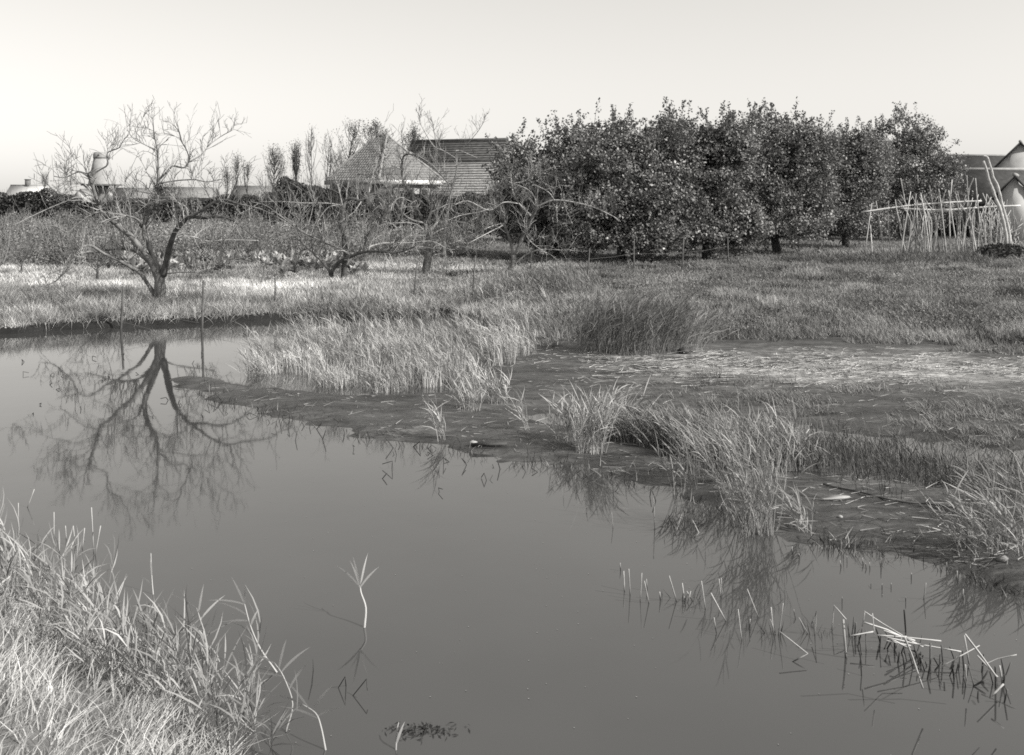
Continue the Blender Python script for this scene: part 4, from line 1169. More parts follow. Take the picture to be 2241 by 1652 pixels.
# tall bleached grass on the left bank, hanging over the water's edge
mb = MB()
n = 110000
xs = rg.uniform(-300, 1010, n); Y = rg.uniform(20.6, 25.4, n); X = (xs - CX) * Y / FD
sm = sdf(MEADOW, X, Y); q = fbm(X * .9, Y * .9, 51); q2 = fbm(X * 2.6, Y * 2.6, 52)
edge = np.exp(-np.clip(sm, 0, 9) / .8)
k = (sm > .13 + .12 * q2) & (rg.rand(n) < .25 + .55 * edge + .5 * (q - .4)) & (rg.rand(n) < .35 + q2)
X, Y, sm, q, q2, edge = X[k], Y[k], sm[k], q[k], q2[k], edge[k]; n = len(X)
h = (.12 + .34 * q2 * q + .20 * edge) * rg.uniform(.5, 1.4, n)
grass_blades(mb, rg, X, Y, h, .013, (.25 + 1.35 * q2) * rg.uniform(.5, 1.5, n) * (.7 + .6 * q), 3, lean=.45)
k = rg.rand(n) < .22   # overhanging straws at the very edge
k &= sm < .5
Xe, Ye = X[k], Y[k]; ne = len(Xe)
Pe = np.stack([Xe, Ye, terrain(Xe, Ye) + .03], 1)
mb.ribbon(Pe, norm(np.stack([rg.normal(0, .6, ne), -rg.uniform(.3, 1, ne), rg.uniform(.05, .7, ne)], 1)), rg.uniform(.15, .45, ne), .011,
          np.stack([rg.normal(0, .2, ne), -.1 * np.ones(ne), -rg.uniform(.4, .9, ne)], 1), 3, np.stack([np.ones(ne), rg.normal(0, .3, ne), rg.normal(0, .3, ne)], 1), rg.uniform(.9, 1.7, ne), 'blade')
for i in range(400):      # tufts
    xb = rg.uniform(-260, 980); Yb = 21.2 + 3.4 * rg.rand() ** 1.6; Xb = (xb - CX) * Yb / FD
    if sdf(MEADOW, np.array([Xb]), np.array([Yb]))[0] < .22: continue
    k = rg.randint(40, 90); a = rg.uniform(0, 6.28, k); r_ = .16 * np.sqrt(rg.rand(k)); H = rg.uniform(.22, .55)
    Xt, Yt = Xb + r_ * np.cos(a), Yb + r_ * np.sin(a)
    D = norm(np.stack([np.cos(a) * .35 + rg.normal(0, .2, k), np.sin(a) * .35 + rg.normal(0, .2, k), np.ones(k)], 1))
    Bn = np.stack([np.cos(a) * .25 - .08, np.sin(a) * .25, -rg.uniform(.05, .4, k)], 1)
    mb.ribbon(np.stack([Xt, Yt, terrain(Xt, Yt) - .02], 1), D, H * rg.uniform(.5, 1.1, k), .012, Bn, 3, np.stack([np.ones(k), rg.normal(0, .5, k), np.zeros(k)], 1),
              rg.uniform(.18, 1.5) * rg.uniform(.6, 1.3, k), 'blade')
tag(mb.build('bank_grass', M['bank_grass']), 'tall bleached grass along the left far bank', 'grass', kind='stuff')

# weedy undergrowth of the garden, left background
mb = MB(); ub = MB()
nb_ = 270
for i in range(nb_):
    Yb = 1 / rg.uniform(1 / 82, 1 / 33); xb = rg.uniform(-260, 1040)
    if Yb < 37.5 and xb > 250: continue
    Xb = (xb - CX) * Yb / FD; g = tz(Xb, Yb); H = rg.uniform(.8, 1.6) * (1 if Yb > 38 else .75); wd = rg.uniform(.6, 1.3)
    k = 320; a = rg.uniform(0, 6.28, k); rr = np.sqrt(rg.rand(k)) * wd
    zz = g + H * rg.rand(k) ** .75 * (1 - .45 * (rr / wd) ** 2)
    C = np.stack([Xb + rr * np.cos(a), Yb + rr * np.sin(a), zz], 1)
    tb = rg.uniform(.25, 1.5)
    s = .026 + .0006 * Yb
    mb.cards(C, norm(rg.normal(0, 1, (k, 3)) + [.2, -.3, .6]), rg.normal(0, 1, (k, 3)), s * rg.uniform(.6, 1.4, k), s * .55, tb * rg.uniform(.5, 1.6, k))
    for _ in range(16):
        d = norm([rg.normal(0, .45), rg.normal(0, .4), 1]); L = H * rg.uniform(.7, 1.35)
        p = np.array([Xb + rg.normal(0, .2), Yb, g])
        ub.tube([p, p + d * L * .5 + rg.normal(0, .05, 3), p + d * L], [.012, .009, .005], 3, cap=False, tint=rg.uniform(.5, 2.0))
tag(mb.build('garden_undergrowth', M['shrub_leaf']), 'thick weedy undergrowth filling the garden behind the bare trees', 'undergrowth', kind='stuff')
tag(ub.build('undergrowth_stems', M['twig']), 'thin bare stems standing through the garden undergrowth', 'undergrowth', kind='stuff')

# pale vegetable leaves
mb = MB()
for i in range(360):
    xb = rg.uniform(235, 800); Yb = rg.uniform(29.5, 37.5)
    if xb < 300 and rg.rand() < .5: continue
    Xb = (xb - CX) * Yb / FD; g = tz(Xb, Yb)
    if fbm(np.array(Xb * .5), np.array(Yb * .8), 61) < .36: continue
    k = 13; a = rg.uniform(0, 6.28, k); el = rg.uniform(.1, 1.3, k)
    D = np.stack([np.cos(a) * np.cos(el), np.sin(a) * np.cos(el), np.sin(el)], 1); L = rg.uniform(.16, .36, k)
    C = np.array([Xb, Yb, g + .12]) + D * (L * .55)[:, None]
    N = np.stack([-np.cos(a) * np.sin(el), -np.sin(a) * np.sin(el), np.cos(el)], 1) + rg.normal(0, .25, (k, 3))
    mb.cards(C, N, D, L * .5, L * .24, rg.uniform(.3, 1.7, k))
tag(mb.build('vegetable_leaves', M['crop_leaf']), 'bed of large pale vegetable leaves behind the bank', 'vegetables', kind='stuff')

# ------------------------------------------------------------------ reeds
def reeds(stems, leaves, rg, bases, H, wind, tint=1.0, lf=5, lean=.12, leafL=.3, stemW=.007, leafW=.012):
    n = len(bases)
    if n == 0: return
    hh = H * rg.uniform(.6, 1.15, n)
    D = norm(np.stack([rg.normal(0, lean, n), rg.normal(0, lean, n), np.ones(n)], 1))
    B = np.stack([rg.normal(wind[0], .10, n), rg.normal(wind[1], .10, n), -np.abs(rg.normal(0, .06, n))], 1)
    S = np.stack([np.ones(n), rg.normal(0, .25, n), np.zeros(n)], 1)
    tt = tint * rg.uniform(.6, 1.35, n)
    stems.ribbon(bases - [0, 0, .08], D, hh, stemW, B, 4, S, tt, 'stem')
    if lf:
        t = rg.uniform(.35, 1.0, (n, lf))
        P = (bases - [0, 0, .08])[:, None] + D[:, None] * (hh[:, None] * t)[..., None] + B[:, None] * (hh[:, None] * t ** 2)[..., None]
        P = P.reshape(-1, 3); k = n * lf
        d = norm(np.repeat(D, lf, 0) * .7 + np.stack([rg.normal(wind[0] * 2, .55, k), rg.normal(wind[1], .45, k), rg.uniform(.2, .9, k)], 1))
        b = np.stack([rg.normal(wind[0], .15, k), rg.normal(0, .15, k), -rg.uniform(0, 1, k) ** 2 * .5], 1)
        sd = np.cross(d, rg.normal(0, 1, (k, 3)))
        leaves.ribbon(P, d, leafL * rg.uniform(.5, 1.2, k), leafW, b, 3, sd, np.repeat(tt, lf) * rg.uniform(.7, 1.2, k), 'leaf')

def clump_points(rg, c, rad, n, flat=.6):
    a = rg.uniform(0, 6.28, n); r = rad * np.sqrt(rg.rand(n))
    X = c[0] + r * np.cos(a); Y = c[1] + r * np.sin(a) * flat
    return np.stack([X, Y, np.maximum(terrain(X, Y), -.06)], 1)

# the pale bed standing in the shallows
rg = RS(800)
st, lv = MB(), MB()
for x, y, rad, n in ((562, 822, .35, 60), (600, 800, .5, 110), (660, 800, .55, 140), (700, 775, .5, 120), (738, 842, .5, 130), (790, 800, .6, 150), (850, 852, .45, 140),
                     (850, 790, .6, 150), (905, 800, .5, 120), (942, 838, .5, 150), (985, 800, .6, 140), (1040, 842, .3, 50), (1075, 795, .5, 110), (1130, 780, .5, 100),
                     (640, 760, .6, 110), (730, 752, .7, 140), (820, 748, .7, 130), (910, 752, .7, 120), (1000, 756, .7, 120), (1090, 762, .6, 90), (690, 735, .6, 60), (1030, 730, .9, 110), (1150, 740, .9, 90)):
    c = gpt(x, y, 0.0)
    reeds(st, lv, rg, clump_points(rg, c, rad * .85, int(n * .62)), rg.uniform(.38, .72), (-.16, .05), rg.uniform(.8, 1.35), 5, leafL=.26, stemW=.010, leafW=.010)
for x, y, n in ((575, 818, 26), (615, 815, 30), (668, 818, 34), (700, 806, 26), (735, 848, 40), (762, 836, 24), (800, 822, 34), (848, 858, 50), (872, 846, 30), (905, 818, 24), (940, 846, 46), (968, 836, 26), (1000, 812, 26), (1040, 850, 26), (1100, 800, 30), (1130, 786, 24)):
    reeds(st, lv, rg, clump_points(rg, gpt(x, y, 0.0), .24, n), rg.uniform(.35, .62), (-.10, .03), rg.uniform(1.1, 1.5), 1, lean=.09, leafL=.18, stemW=.012, leafW=.008)
st.add(*[np.concatenate(lv.v)], None, np.concatenate(lv.t), np.concatenate(lv.tint))
tag(st.build('reed_bed', M['reed']), 'pale wind bent reed bed standing in the shallows before the meadow', 'reeds', kind='stuff')

# darker reeds fringing the back pool
st, lv = MB(), MB()
for i in range(40):
    t = i / 39
    x = 1370 + 360 * t + rg.normal(0, 18); y = 950 + 70 * t + rg.normal(0, 14)
    reeds(st, lv, rg, clump_points(rg, gpt(x, y), .32, 34), rg.uniform(.3, .52), (-.22, .05), rg.uniform(.35, .85), 4, leafL=.24, stemW=.0065, leafW=.010)
tag(st.build('pool_reed_stems', M['reed']), 'thicket of grey reeds along the near edge of the back pool', 'reeds', kind='stuff')
lv.build('leaves', M['reed'], bpy.data.objects['pool_reed_stems'])['kind'] = 'stuff'
st, lv = MB(), MB()
for i in range(130):
    t = rg.rand()
    x = 1700 + 580 * t; y = 985 + 85 * t + rg.normal(0, 22)
    reeds(st, lv, rg, clump_points(rg, gpt(x, y), .35, 26), rg.uniform(.25, .45), (-.08, .02), rg.uniform(.06, .5), 1, leafL=.14, stemW=.0055, leafW=.008)
tag(st.build('thin_reed_stems', M['reed']), 'thin dark reed stems standing in the back pool at the right', 'reeds', kind='stuff')
lv.build('leaves', M['reed'], bpy.data.objects['thin_reed_stems'])['kind'] = 'stuff'

def reed_clump(label, x, y, rad, n, H, wind, tint, seed, lf=5, leafL=.28, stemW=.007, leafW=.012, lean=.12, z=None, cat='reeds', group='reed clumps'):
    rg = RS(seed)
    c = on_ground(x, y) if z is None else gpt(x, y, z)
    root = empty('reed_clump', (c[0], c[1], c[2]), label, cat, group)
    st, lv = MB(), MB()
    reeds(st, lv, rg, clump_points(rg, c, rad, n), H, wind, tint, lf, lean, leafL, stemW, leafW)
    st.build('stems', M['reed'], root)['kind'] = 'stuff'
    if lv.n: lv.build('leaves', M['reed'], root)['kind'] = 'stuff'
    return root
reed_clump('small pale reed tuft on the mud just below the reed bed', 1025, 898, .16, 26, .45, (-.1, .1), 1.1, 811)
reed_clump('small pale reed tuft on the mud, right of the tuft below the reed bed', 1088, 882, .16, 30, .42, (-.15, .1), 1.1, 812)
reed_clump('wispy pair of pale reeds on the mud tongue, lowest left tuft', 968, 962, .07, 12, .55, (-.25, .1), 1.0, 813)
reed_clump('thin wisp of reed bending on the mud tongue beside the dark pool edge', 1152, 940, .06, 9, .45, (-.3, .1), 1.0, 814)
reed_clump('pale reed tuft in the middle of the mud tongue, the fullest there', 1298, 990, .19, 75, .68, (.10, .08), 1.1, 815, lean=.16)
reed_clump('thin pale reed tuft left of the fullest tuft on the mud tongue', 1245, 962, .16, 34, .55, (-.05, .08), .9, 816)
reed_clump('drooping reed plume over the dark pool edge', 1345, 950, .2, 45, .58, (.22, .05), 1.0, 817, lean=.2)
reed_clump('largest reed clump, fanning out of the water at the tip of the mud', 1655, 1172, .17, 85, 1.05, (-.12, .05), .8, 818, lean=.19, leafL=.26, leafW=.009, stemW=.006, z=-.02)
reed_clump('bushy reed clump behind the largest one', 1610, 1040, .45, 110, .70, (-.16, .05), .7, 819, lean=.24, leafL=.22, leafW=.009)
reed_clump('pale stemmed reed clump at the right end of the pool thicket', 1712, 1022, .28, 90, .60, (-.1, .05), .9, 820)
reed_clump('two small drooping reeds on the mud right of the largest clump', 1765, 1165, .08, 9, .42, (-.25, .1), .8, 821)
reed_clump('ragged reed clump at the right edge of the mud', 2185, 1205, .35, 70, .50, (-.2, .05), .8, 822, lean=.3)
reed_clump('ragged low reeds at the right edge above the dark water', 2215, 1130, .35, 60, .55, (-.2, .05), .7, 823, lean=.3)
reed_clump('dark bushy stand of tall grass at the meadow edge', 1370, 768, .95, 420, 1.05, (.22, .05), .42, 824, lf=6, leafL=.35, lean=.2, stemW=.01, leafW=.013)
reed_clump('pale loose grass at the right foot of the dark bushy stand', 1500, 765, .5, 110, .7, (.3, .05), .62, 825, lf=5, lean=.25)
reed_clump('tall dark grass tuft on the bank between the fence stakes', 1205, 645, 1.2, 220, .75, (-.15, .05), .5, 826, lean=.25, stemW=.012, leafW=.014)
reed_clump('tall pale grass tuft on the bank below the V forked tree', 1080, 655, 1.1, 190, .7, (-.1, .05), .8, 827, lean=.25, stemW=.012, leafW=.014)
reed_clump('dark grass tuft at the mouth of the inlet on the bank', 745, 690, .9, 170, .75, (-.1, .05), .55, 828, lean=.25, stemW=.012, leafW=.014)
reed_clump('pale grass tuft on the bank right of the inlet mouth', 880, 685, 1.0, 200, .6, (-.1, .05), .9, 829, lean=.22, stemW=.012, leafW=.013)
reed_clump('thin dark reeds in the water left of the largest reed clump', 1495, 1085, .14, 18, .55, (-.1, 0), .55, 830, z=-.02)
reed_clump('low dark weeds in front of the bean poles', 1990, 572, 3.0, 520, .40, (0, 0), .38, 831, lf=5, lean=.3, stemW=.016, leafW=.022, leafL=.2)
reed_clump('low dark weeds under the right hand apple trees', 1810, 575, 2.0, 300, .35, (0, 0), .34, 832, lf=5, lean=.3, stemW=.016, leafW=.022, leafL=.2)
reed_clump('dark tuft at the right edge of the meadow', 2228, 655, .5, 130, .42, (0, 0), .3, 833, lf=5, lean=.3, leafL=.2, stemW=.012, leafW=.014)

for i, (x_, y_, h_, n_) in enumerate(((440, 782, .10, 12), (575, 798, .16, 22), (738, 762, .10, 12), (1000, 962, .16, 16), (1185, 955, .16, 22), (1255, 1000, .14, 16), (250, 650, .09, 10), (885, 925, .10, 10), (1392, 985, .16, 12), (375, 735, .08, 8))):
    reed_clump('dark wet tuft of broken reed stubs, %s from left along the line of stalks' % ('first', 'second', 'third', 'fourth', 'fifth', 'sixth', 'seventh', 'eighth', 'ninth', 'tenth')[[1, 3, 4, 6, 7, 8, 0, 5, 9, 2][i]],
               1250.4 + x_ * .44157, 966.2 + y_ * .44157, .06, n_, h_ + .08, (0, 0), .06, 840 + i, lf=0, lean=.38, stemW=.009, z=-.02, group='wet stub tufts')

# near bank, lower left: reeds first, then grass
rg = RS(901)
st, lv = MB(), MB()
pts = []
n = 760
xs = rg.uniform(-220, 600, n); ys = rg.uniform(1180, 1680, n)
for x_, y_ in zip(xs, ys):
    edge_y = 1300 + .68 * x_                      # line of the shore
    off = y_ - edge_y
    if -70 < off < 120: pts.append(gpt(x_, y_, 0.0))
pts = np.array(pts); pts[:, 2] = np.maximum(terrain(pts[:, 0], pts[:, 1]), -.06)
pts_a, pts_b = pts[::2], pts[1::2]
reeds(st, lv, rg, pts_a, .60, (-.18, .10), .8, 8, lean=.26, leafL=.25, stemW=.0045, leafW=.0105)
reeds(st, lv, rg, pts_b, .50, (.06, .05), .75, 9, lean=.32, leafL=.24, stemW=.0045, leafW=.010)
tag(st.build('near_reed_stems', M['reed']), 'reeds along the near shore at the lower left', 'reeds', kind='stuff')
lv.build('leaves', M['reed'], bpy.data.objects['near_reed_stems'])['kind'] = 'stuff'

mb = MB()
n = 60000
X = rg.uniform(-6.0, .4, n); Y = rg.uniform(2.6, 9.0, n)
sn = sdf(NEAR, X, Y); q = fbm(X * 2.2, Y * 2.2, 91); q2 = fbm(X * 6, Y * 6, 92)
k = (sn > -.05) & (rg.rand(n) < .35 + .9 * q2)
X, Y, q, q2, sn = X[k], Y[k], q[k], q2[k], sn[k]; n = len(X)
Z = terrain(X, Y)
D = norm(np.stack([rg.normal(.1, .42, n), rg.normal(.1, .42, n), np.ones(n)], 1))
B = np.stack([rg.normal(.05, .3, n), rg.normal(0, .3, n), -rg.uniform(.1, .7, n)], 1)
mb.ribbon(np.stack([X, Y, Z - .02], 1), D, (.10 + .26 * q * q2 + .10 * rg.rand(n)), .0065, B, 3, np.stack([np.ones(n), rg.normal(0, .5, n), np.zeros(n)], 1),
          (.45 + 1.0 * q2) * rg.uniform(.6, 1.5, n), 'blade')
tag(mb.build('near_grass', M['near_grass']), 'dry matted grass on the near bank at the lower left', 'grass', kind='stuff')

def reed_shoot(label, pts, r, leaves, seed, tint=1.2, z0=0.0, dark_foot=False):
    """single reed with broad leaves; pts are picture positions from the foot up"""
    rg = RS(seed)
    b = gpt(pts[0][0], pts[0][1], z0); Yb = b[1]
    P = catmull([dpt(x, y, Yb + .05 * i) for i, (x, y) in enumerate(pts)], 4)
    P = np.concatenate([[P[0] - [0, 0, .2]], P])
    root = empty('reed_shoot', (b[0], b[1], z0), label, 'reed', 'single reed shoots in the near water')
    r *= .72; mb = MB(); mb.tube(P, np.linspace(r, r * .5, len(P)), 6, tint=tint); mb.build('stem', M['reed'], root, True)
    for (t, dx, dz, L) in leaves:
        i = 1 + t * (len(P) - 2); i0 = int(i); p = P[min(i0, len(P) - 1)]
        d = norm(np.array([dx, rg.normal(0, .25), dz]))
        lb = MB(); sd = np.cross(d, [0.1, 1, .15])
        lb.ribbon([p], [d], [L * 1.15], [.015], [[dx * .1, rg.normal(0, .1), -.18]], 5, [sd], [tint], 'leaf')
        lb.build('leaf', M['reed'], root)
reed_shoot('lone pale reed shoot with a fan of leaves in the open water', [(797, 1372), (800, 1330), (790, 1298), (788, 1285)], .014,
           [(1, -.6, .8, .22), (1, -.15, 1, .26), (1, .15, 1, .24), (1, .55, .85, .2), (.95, -.35, 1, .22)], 921, 1.25)
reed_shoot('bent reed shoot leaning left, tallest at the near shore edge', [(605, 1470), (570, 1420), (548, 1370), (535, 1322)], .010,
           [(1, -.9, .5, .2), (1, -.4, 1, .2), (1, .1, 1, .16), (.9, -.8, .7, .2), (.7, .3, .9, .12), (.8, -1, .1, .15)], 922, 1.2)
reed_shoot('reed shoot with long leaves pointing left, right of the tallest shore shoot', [(625, 1600), (640, 1540), (620, 1480), (600, 1450)], .008,
           [(1, -.8, .6, .2), (.8, .7, .9, .22), (.7, -1, .2, .2), (.9, .2, 1, .2), (.5, .5, 1, .22)], 923, 1.0)
reed_shoot('reed shoot bowing over the water at the lower right of the near bank', [(712, 1640), (702, 1590), (690, 1560), (660, 1540)], .009,
           [(1, -1, .3, .18), (.9, -.6, .9, .2), (.8, .5, 1, .22), (.6, .8, .6, .16), (.5, -.9, .5, .2)], 924, 1.1)
reed_shoot('short broad reed blade at the bottom edge of the picture', [(866, 1640), (868, 1600), (872, 1580)], .008, [(.2, .3, 1, .12)], 925, .9)
reed_shoot('upright reed blade above the near grass', [(335, 1300), (332, 1260), (330, 1210)], .007, [(.6, -.1, 1, .14), (.3, -.6, .8, .12)], 926, 1.3)
reed_shoot('reed shoot with crossed leaves at the near shore, left of the bent shoots', [(440, 1430), (445, 1380), (430, 1330)], .007,
           [(1, -.7, .7, .2), (.8, .6, .8, .2), (.6, -1, .3, .22), (.9, .1, 1, .2)], 927, 1.0)

# ------------------------------------------------------------------ dead stalks in the open water
R6 = lambda x, y: (1250.4 + x * .44157, 966.2 + y * .44157)
rg = RS(950)
def stalk(label, pts, r, tint=1.0, group='broken reed stalks in the dark water', Yb=None, name='broken_stalk'):
    X0, Y0 = R6(*pts[0])
    b = gpt(X0, Y0, 0.0) if Yb is None else dpt(X0, Y0, Yb)
    P = [dpt(*R6(x, y), b[1] + rg.normal(0, .03) * i) for i, (x, y) in enumerate(pts)]
    if Yb is None: P = [P[0] - [0, 0, .25]] + P
    root = bpy.data.objects.new
    mb = MB(); k = len(P)
    PP = []
    for a_, c_ in zip(P[:-1], P[1:]):
        for t in (0, .33, .66): PP.append(a_ + (c_ - a_) * t)
    PP.append(P[-1]); PP = np.array(PP)
    # wet, dark foot and a bleached dry top
    tv = np.repeat(np.where(PP[:, 2] < .035, .12, tint), 5)
    mb.tube(PP, r * .8, 5, tint=tv)
    o = mb.build(name, M['straw'])
    o.location = (0, 0, 0)
    # put the origin at the foot
    off = np.array(P[0 if Yb is not None else 1]); co = np.zeros(len(o.data.vertices) * 3, np.float32)
    o.data.vertices.foreach_get('co', co); co = co.reshape(-1, 3) - off.astype(np.float32); o.data.vertices.foreach_set('co', co.ravel())
    o.location = tuple(float(v) for v in off)
    return tag(o, label, 'reed stalk', group)
WEST = 'short broken reed stalk in the scattered line, left of the stalk tangle'
line = [[(290, 760), (283, 630)], [(340, 790), (348, 650)], [(383, 800), (360, 690)], [(520, 790), (483, 665)], [(663, 830), (643, 690)], [(740, 770), (730, 680)],
        [(765, 890), (690, 750)], [(718, 950), (705, 870)], [(843, 985), (825, 830)], [(925, 870), (870, 730)], [(1000, 950), (988, 820)], [(1025, 960), (1048, 800)],
        [(1170, 950), (1125, 870)], [(262, 740), (258, 640)], [(440, 785), (436, 745)], [(560, 790), (548, 700)], [(575, 800), (590, 740)], [(600, 790), (570, 740)],
        [(1010, 955), (985, 880)], [(1110, 880), (1100, 830)], [(880, 925), (885, 880)], [(745, 760), (740, 675)], [(243, 640), (240, 600)], [(375, 740), (370, 680)]]
for pl in line: stalk(WEST, pl, rg.uniform(.0035, .006), rg.uniform(.8, 1.3))
BENT = 'broken stalk folded into a sharp bend, at the left of the stalk tangle'
for pl in ([(1205, 960), (1213, 840), (1190, 900)], [(1290, 930), (1300, 810), (1360, 880)], [(1095, 1090), (1170, 1050), (1030, 940)]):
    stalk(BENT, pl, .005, 1.1)
stalk('thick upright broken stalk left of the stalk tangle', [(1360, 1070), (1352, 970), (1345, 880)], .011, .8)
FAR = 'lone thin stalk standing in the open water below the mud'
for pl in ([(412, 430), (406, 265)], [(205, 430), (198, 350)], [(515, 460), (545, 360)], [(605, 480), (630, 450), (600, 390)], [(1190, 490), (1183, 410)], [(1095, 560), (1092, 520)],
           [(1128, 580), (1126, 555)], [(1335, 620), (1330, 590)], [(1365, 600), (1364, 565)], [(1445, 610), (1440, 575)], [(1460, 630), (1455, 600)], [(1478, 630), (1475, 595)], [(1533, 620), (1533, 575)],
           [(1683, 680), (1683, 650)], [(1745, 780), (1755, 700)], [(1910, 700), (1910, 640)], [(1858, 640), (1858, 600)], [(1583, 730), (1583, 700)], [(1538, 730), (1538, 705)], [(1483, 730), (1483, 705)],
           [(1940, 790), (1940, 730)], [(1655, 790), (1655, 770)], [(1340, 800), (1340, 770)], [(500, 250), (515, 200)], [(230, 230), (215, 205)], [(725, 440), (725, 395)], [(780, 360), (740, 270), (728, 215)]):
    stalk(FAR, pl, rg.uniform(.0035, .006), rg.uniform(.7, 1.2))
PILE = 'long pale stalk lying in the tangle of fallen stalks'
for pl in ([(1450, 840), (1540, 900), (1640, 960)], [(1450, 895), (1560, 930), (1740, 1015)], [(1515, 958), (1650, 968), (1830, 987)], [(1560, 968), (1700, 1000), (1930, 1040)], [(1550, 960), (1760, 1070), (1940, 1170)],
           [(1640, 960), (1600, 1030)], [(1500, 955), (1490, 850)], [(1440, 915), (1452, 842)], [(1380, 962), (1500, 940)], [(1560, 985), (1680, 1010)], [(1575, 965), (1660, 965)], [(1545, 935), (1700, 985)]):
    stalk(PILE, pl, rg.uniform(.0045, .0075), rg.uniform(.95, 1.35), Yb=6.35 + rg.normal(0, .12), group='fallen stalks in the tangle')
CROSS = 'pale stalk crossing others at the right edge of the water'
for pl in ([(1830, 1115), (1920, 1065), (2020, 1010)], [(1985, 1190), (1945, 960)], [(2105, 1165), (2030, 1060), (1950, 955)], [(2030, 1110), (2110, 1075), (2205, 1055)], [(2150, 1295), (2135, 1200), (2120, 1110)],
           [(2080, 1260), (2140, 1200)], [(2065, 1235), (2030, 1170)], [(1740, 1220), (1690, 1070), (1650, 970)], [(1955, 1180), (1950, 1105)], [(2110, 1165), (2010, 1060)]):
    stalk(CROSS, pl, rg.uniform(.0045, .008), rg.uniform(.95, 1.3), Yb=5.9 + rg.normal(0, .15), group='crossing stalks at the right edge')
UNDER = 'short dark stub rising from the water within the stalk tangle'
for _ in range(58):
    x0 = rg.uniform(1380, 2160); yb = 1000 + (x0 - 1380) * .30 + rg.normal(0, 45); hh = rg.uniform(25, 110)
    stalk(UNDER, [(x0, yb), (x0 + rg.normal(0, 18), yb - hh)], rg.uniform(.004, .008), rg.uniform(.05, .35), group='stubs in the stalk tangle')
TRI = 'dark bent stalk drawing a triangle with its reflection, lower middle of the water'
for pl in ([(-1132 + 0 + 460 + 0, 0)],): pass
def disp_to_R6(x, y): return ((x - 1250.4) / .44157, (y - 966.2) / .44157)
stalk(TRI, [disp_to_R6(740, 1505), disp_to_R6(755, 1480), disp_to_R6(757, 1500)], .004, .15, group='bent stalks in the open water')
stalk(TRI, [disp_to_R6(772, 1522), disp_to_R6(802, 1485), disp_to_R6(804, 1510)], .004, .15, group='bent stalks in the open water')
MID = 'small dark bent stalk in the open water below the mud tongue'
for _ in range(49):
    x0 = rg.uniform(430, 1490); y0 = float(np.interp(x0, [420, 540, 700, 840, 1000, 1215, 1480], [850, 893, 934, 966, 986, 1018, 1072])) + rg.exponential(24) + 3
    h_ = rg.uniform(6, 22); x1 = x0 + rg.normal(0, 8)
    pl = [disp_to_R6(x0, y0), disp_to_R6(x1, y0 - h_)]
    if rg.rand() < .5: pl.append(disp_to_R6(x1 + rg.normal(0, 12), y0 - h_ * rg.uniform(.1, .7)))
    stalk(MID, pl, rg.uniform(.004, .007), .15, group='small stalks below the mud tongue')
LFT = 'small dark bent stalk in the bright water at the left'
for _ in range(38):
    x0 = rg.uniform(40, 620); y0 = rg.uniform(775, 925)
    h_ = rg.uniform(3, 8); x1 = x0 + rg.normal(0, 3)
    pl = [disp_to_R6(x0, y0), disp_to_R6(x1, y0 - h_)]
    if rg.rand() < .5: pl.append(disp_to_R6(x1 + rg.normal(0, 5), y0 - h_ * rg.uniform(.1, .7)))
    stalk(LFT, pl, rg.uniform(.004, .008), .15, group='small stalks in the bright water')
NR = 'pale stalk standing in the water above the near reeds'
for pl in ([(205, 1210), (200, 1110)], [(208, 1215), (220, 1150)], [(165, 1195), (160, 1150)], [(118, 1180), (118, 1120)], [(180, 1200), (185, 1155)], [(60, 1110), (75, 1070)], [(40, 1140), (40, 1100)], [(145, 1180), (143, 1150)]):
    stalk(NR, [disp_to_R6(*p) for p in pl], .005, 1.1, group='stalks above the near reeds')

# ------------------------------------------------------------------ litter on the mud
rg = RS(970)
mb = MB()
n = 40000
Y = 1 / rg.uniform(1 / 18.6, 1 / 12.6, n); xs = rg.uniform(1080, 2300, n); X = (xs - CX) * Y / FD
yy = HY + FD * 3 / Y
k = (rg.rand(n) < np.exp(-((yy - (800 + (xs - 1300) * .02)) / 34) ** 2) * smooth(fbm(X * 1.1, Y * 2.5, 73) * 3 - .8) * (.15 + .85 * smooth((xs - 1150) / 500))) & (sdf(POOL, X, Y) < 0) & (sdf(WATER, X, Y) < 0)
X, Y = X[k], Y[k]; n = len(X); Z = terrain(X, Y)
a = rg.normal(0, .75, n)
D = norm(np.stack([np.cos(a), np.sin(a), rg.normal(.02, .08, n)], 1))
mb.ribbon(np.stack([X, Y, Z + .012 + .02 * rg.rand(n)], 1), D, rg.uniform(.05, .22, n) * np.where(rg.rand(n) < .06, 3, 1), .008, np.stack([rg.normal(0, .15, n), rg.normal(0, .15, n), -.03 * np.ones(n)], 1), 3,
          np.stack([-np.sin(a), np.cos(a), rg.normal(.3, .4, n)], 1), rg.uniform(.4, 1.6, n) * np.where(rg.rand(n) < .30, .10, 1), 'stem')
tag(mb.build('straw_litter', M['straw']), 'washed up straw strewn over the mud below the meadow', 'straw', kind='stuff')

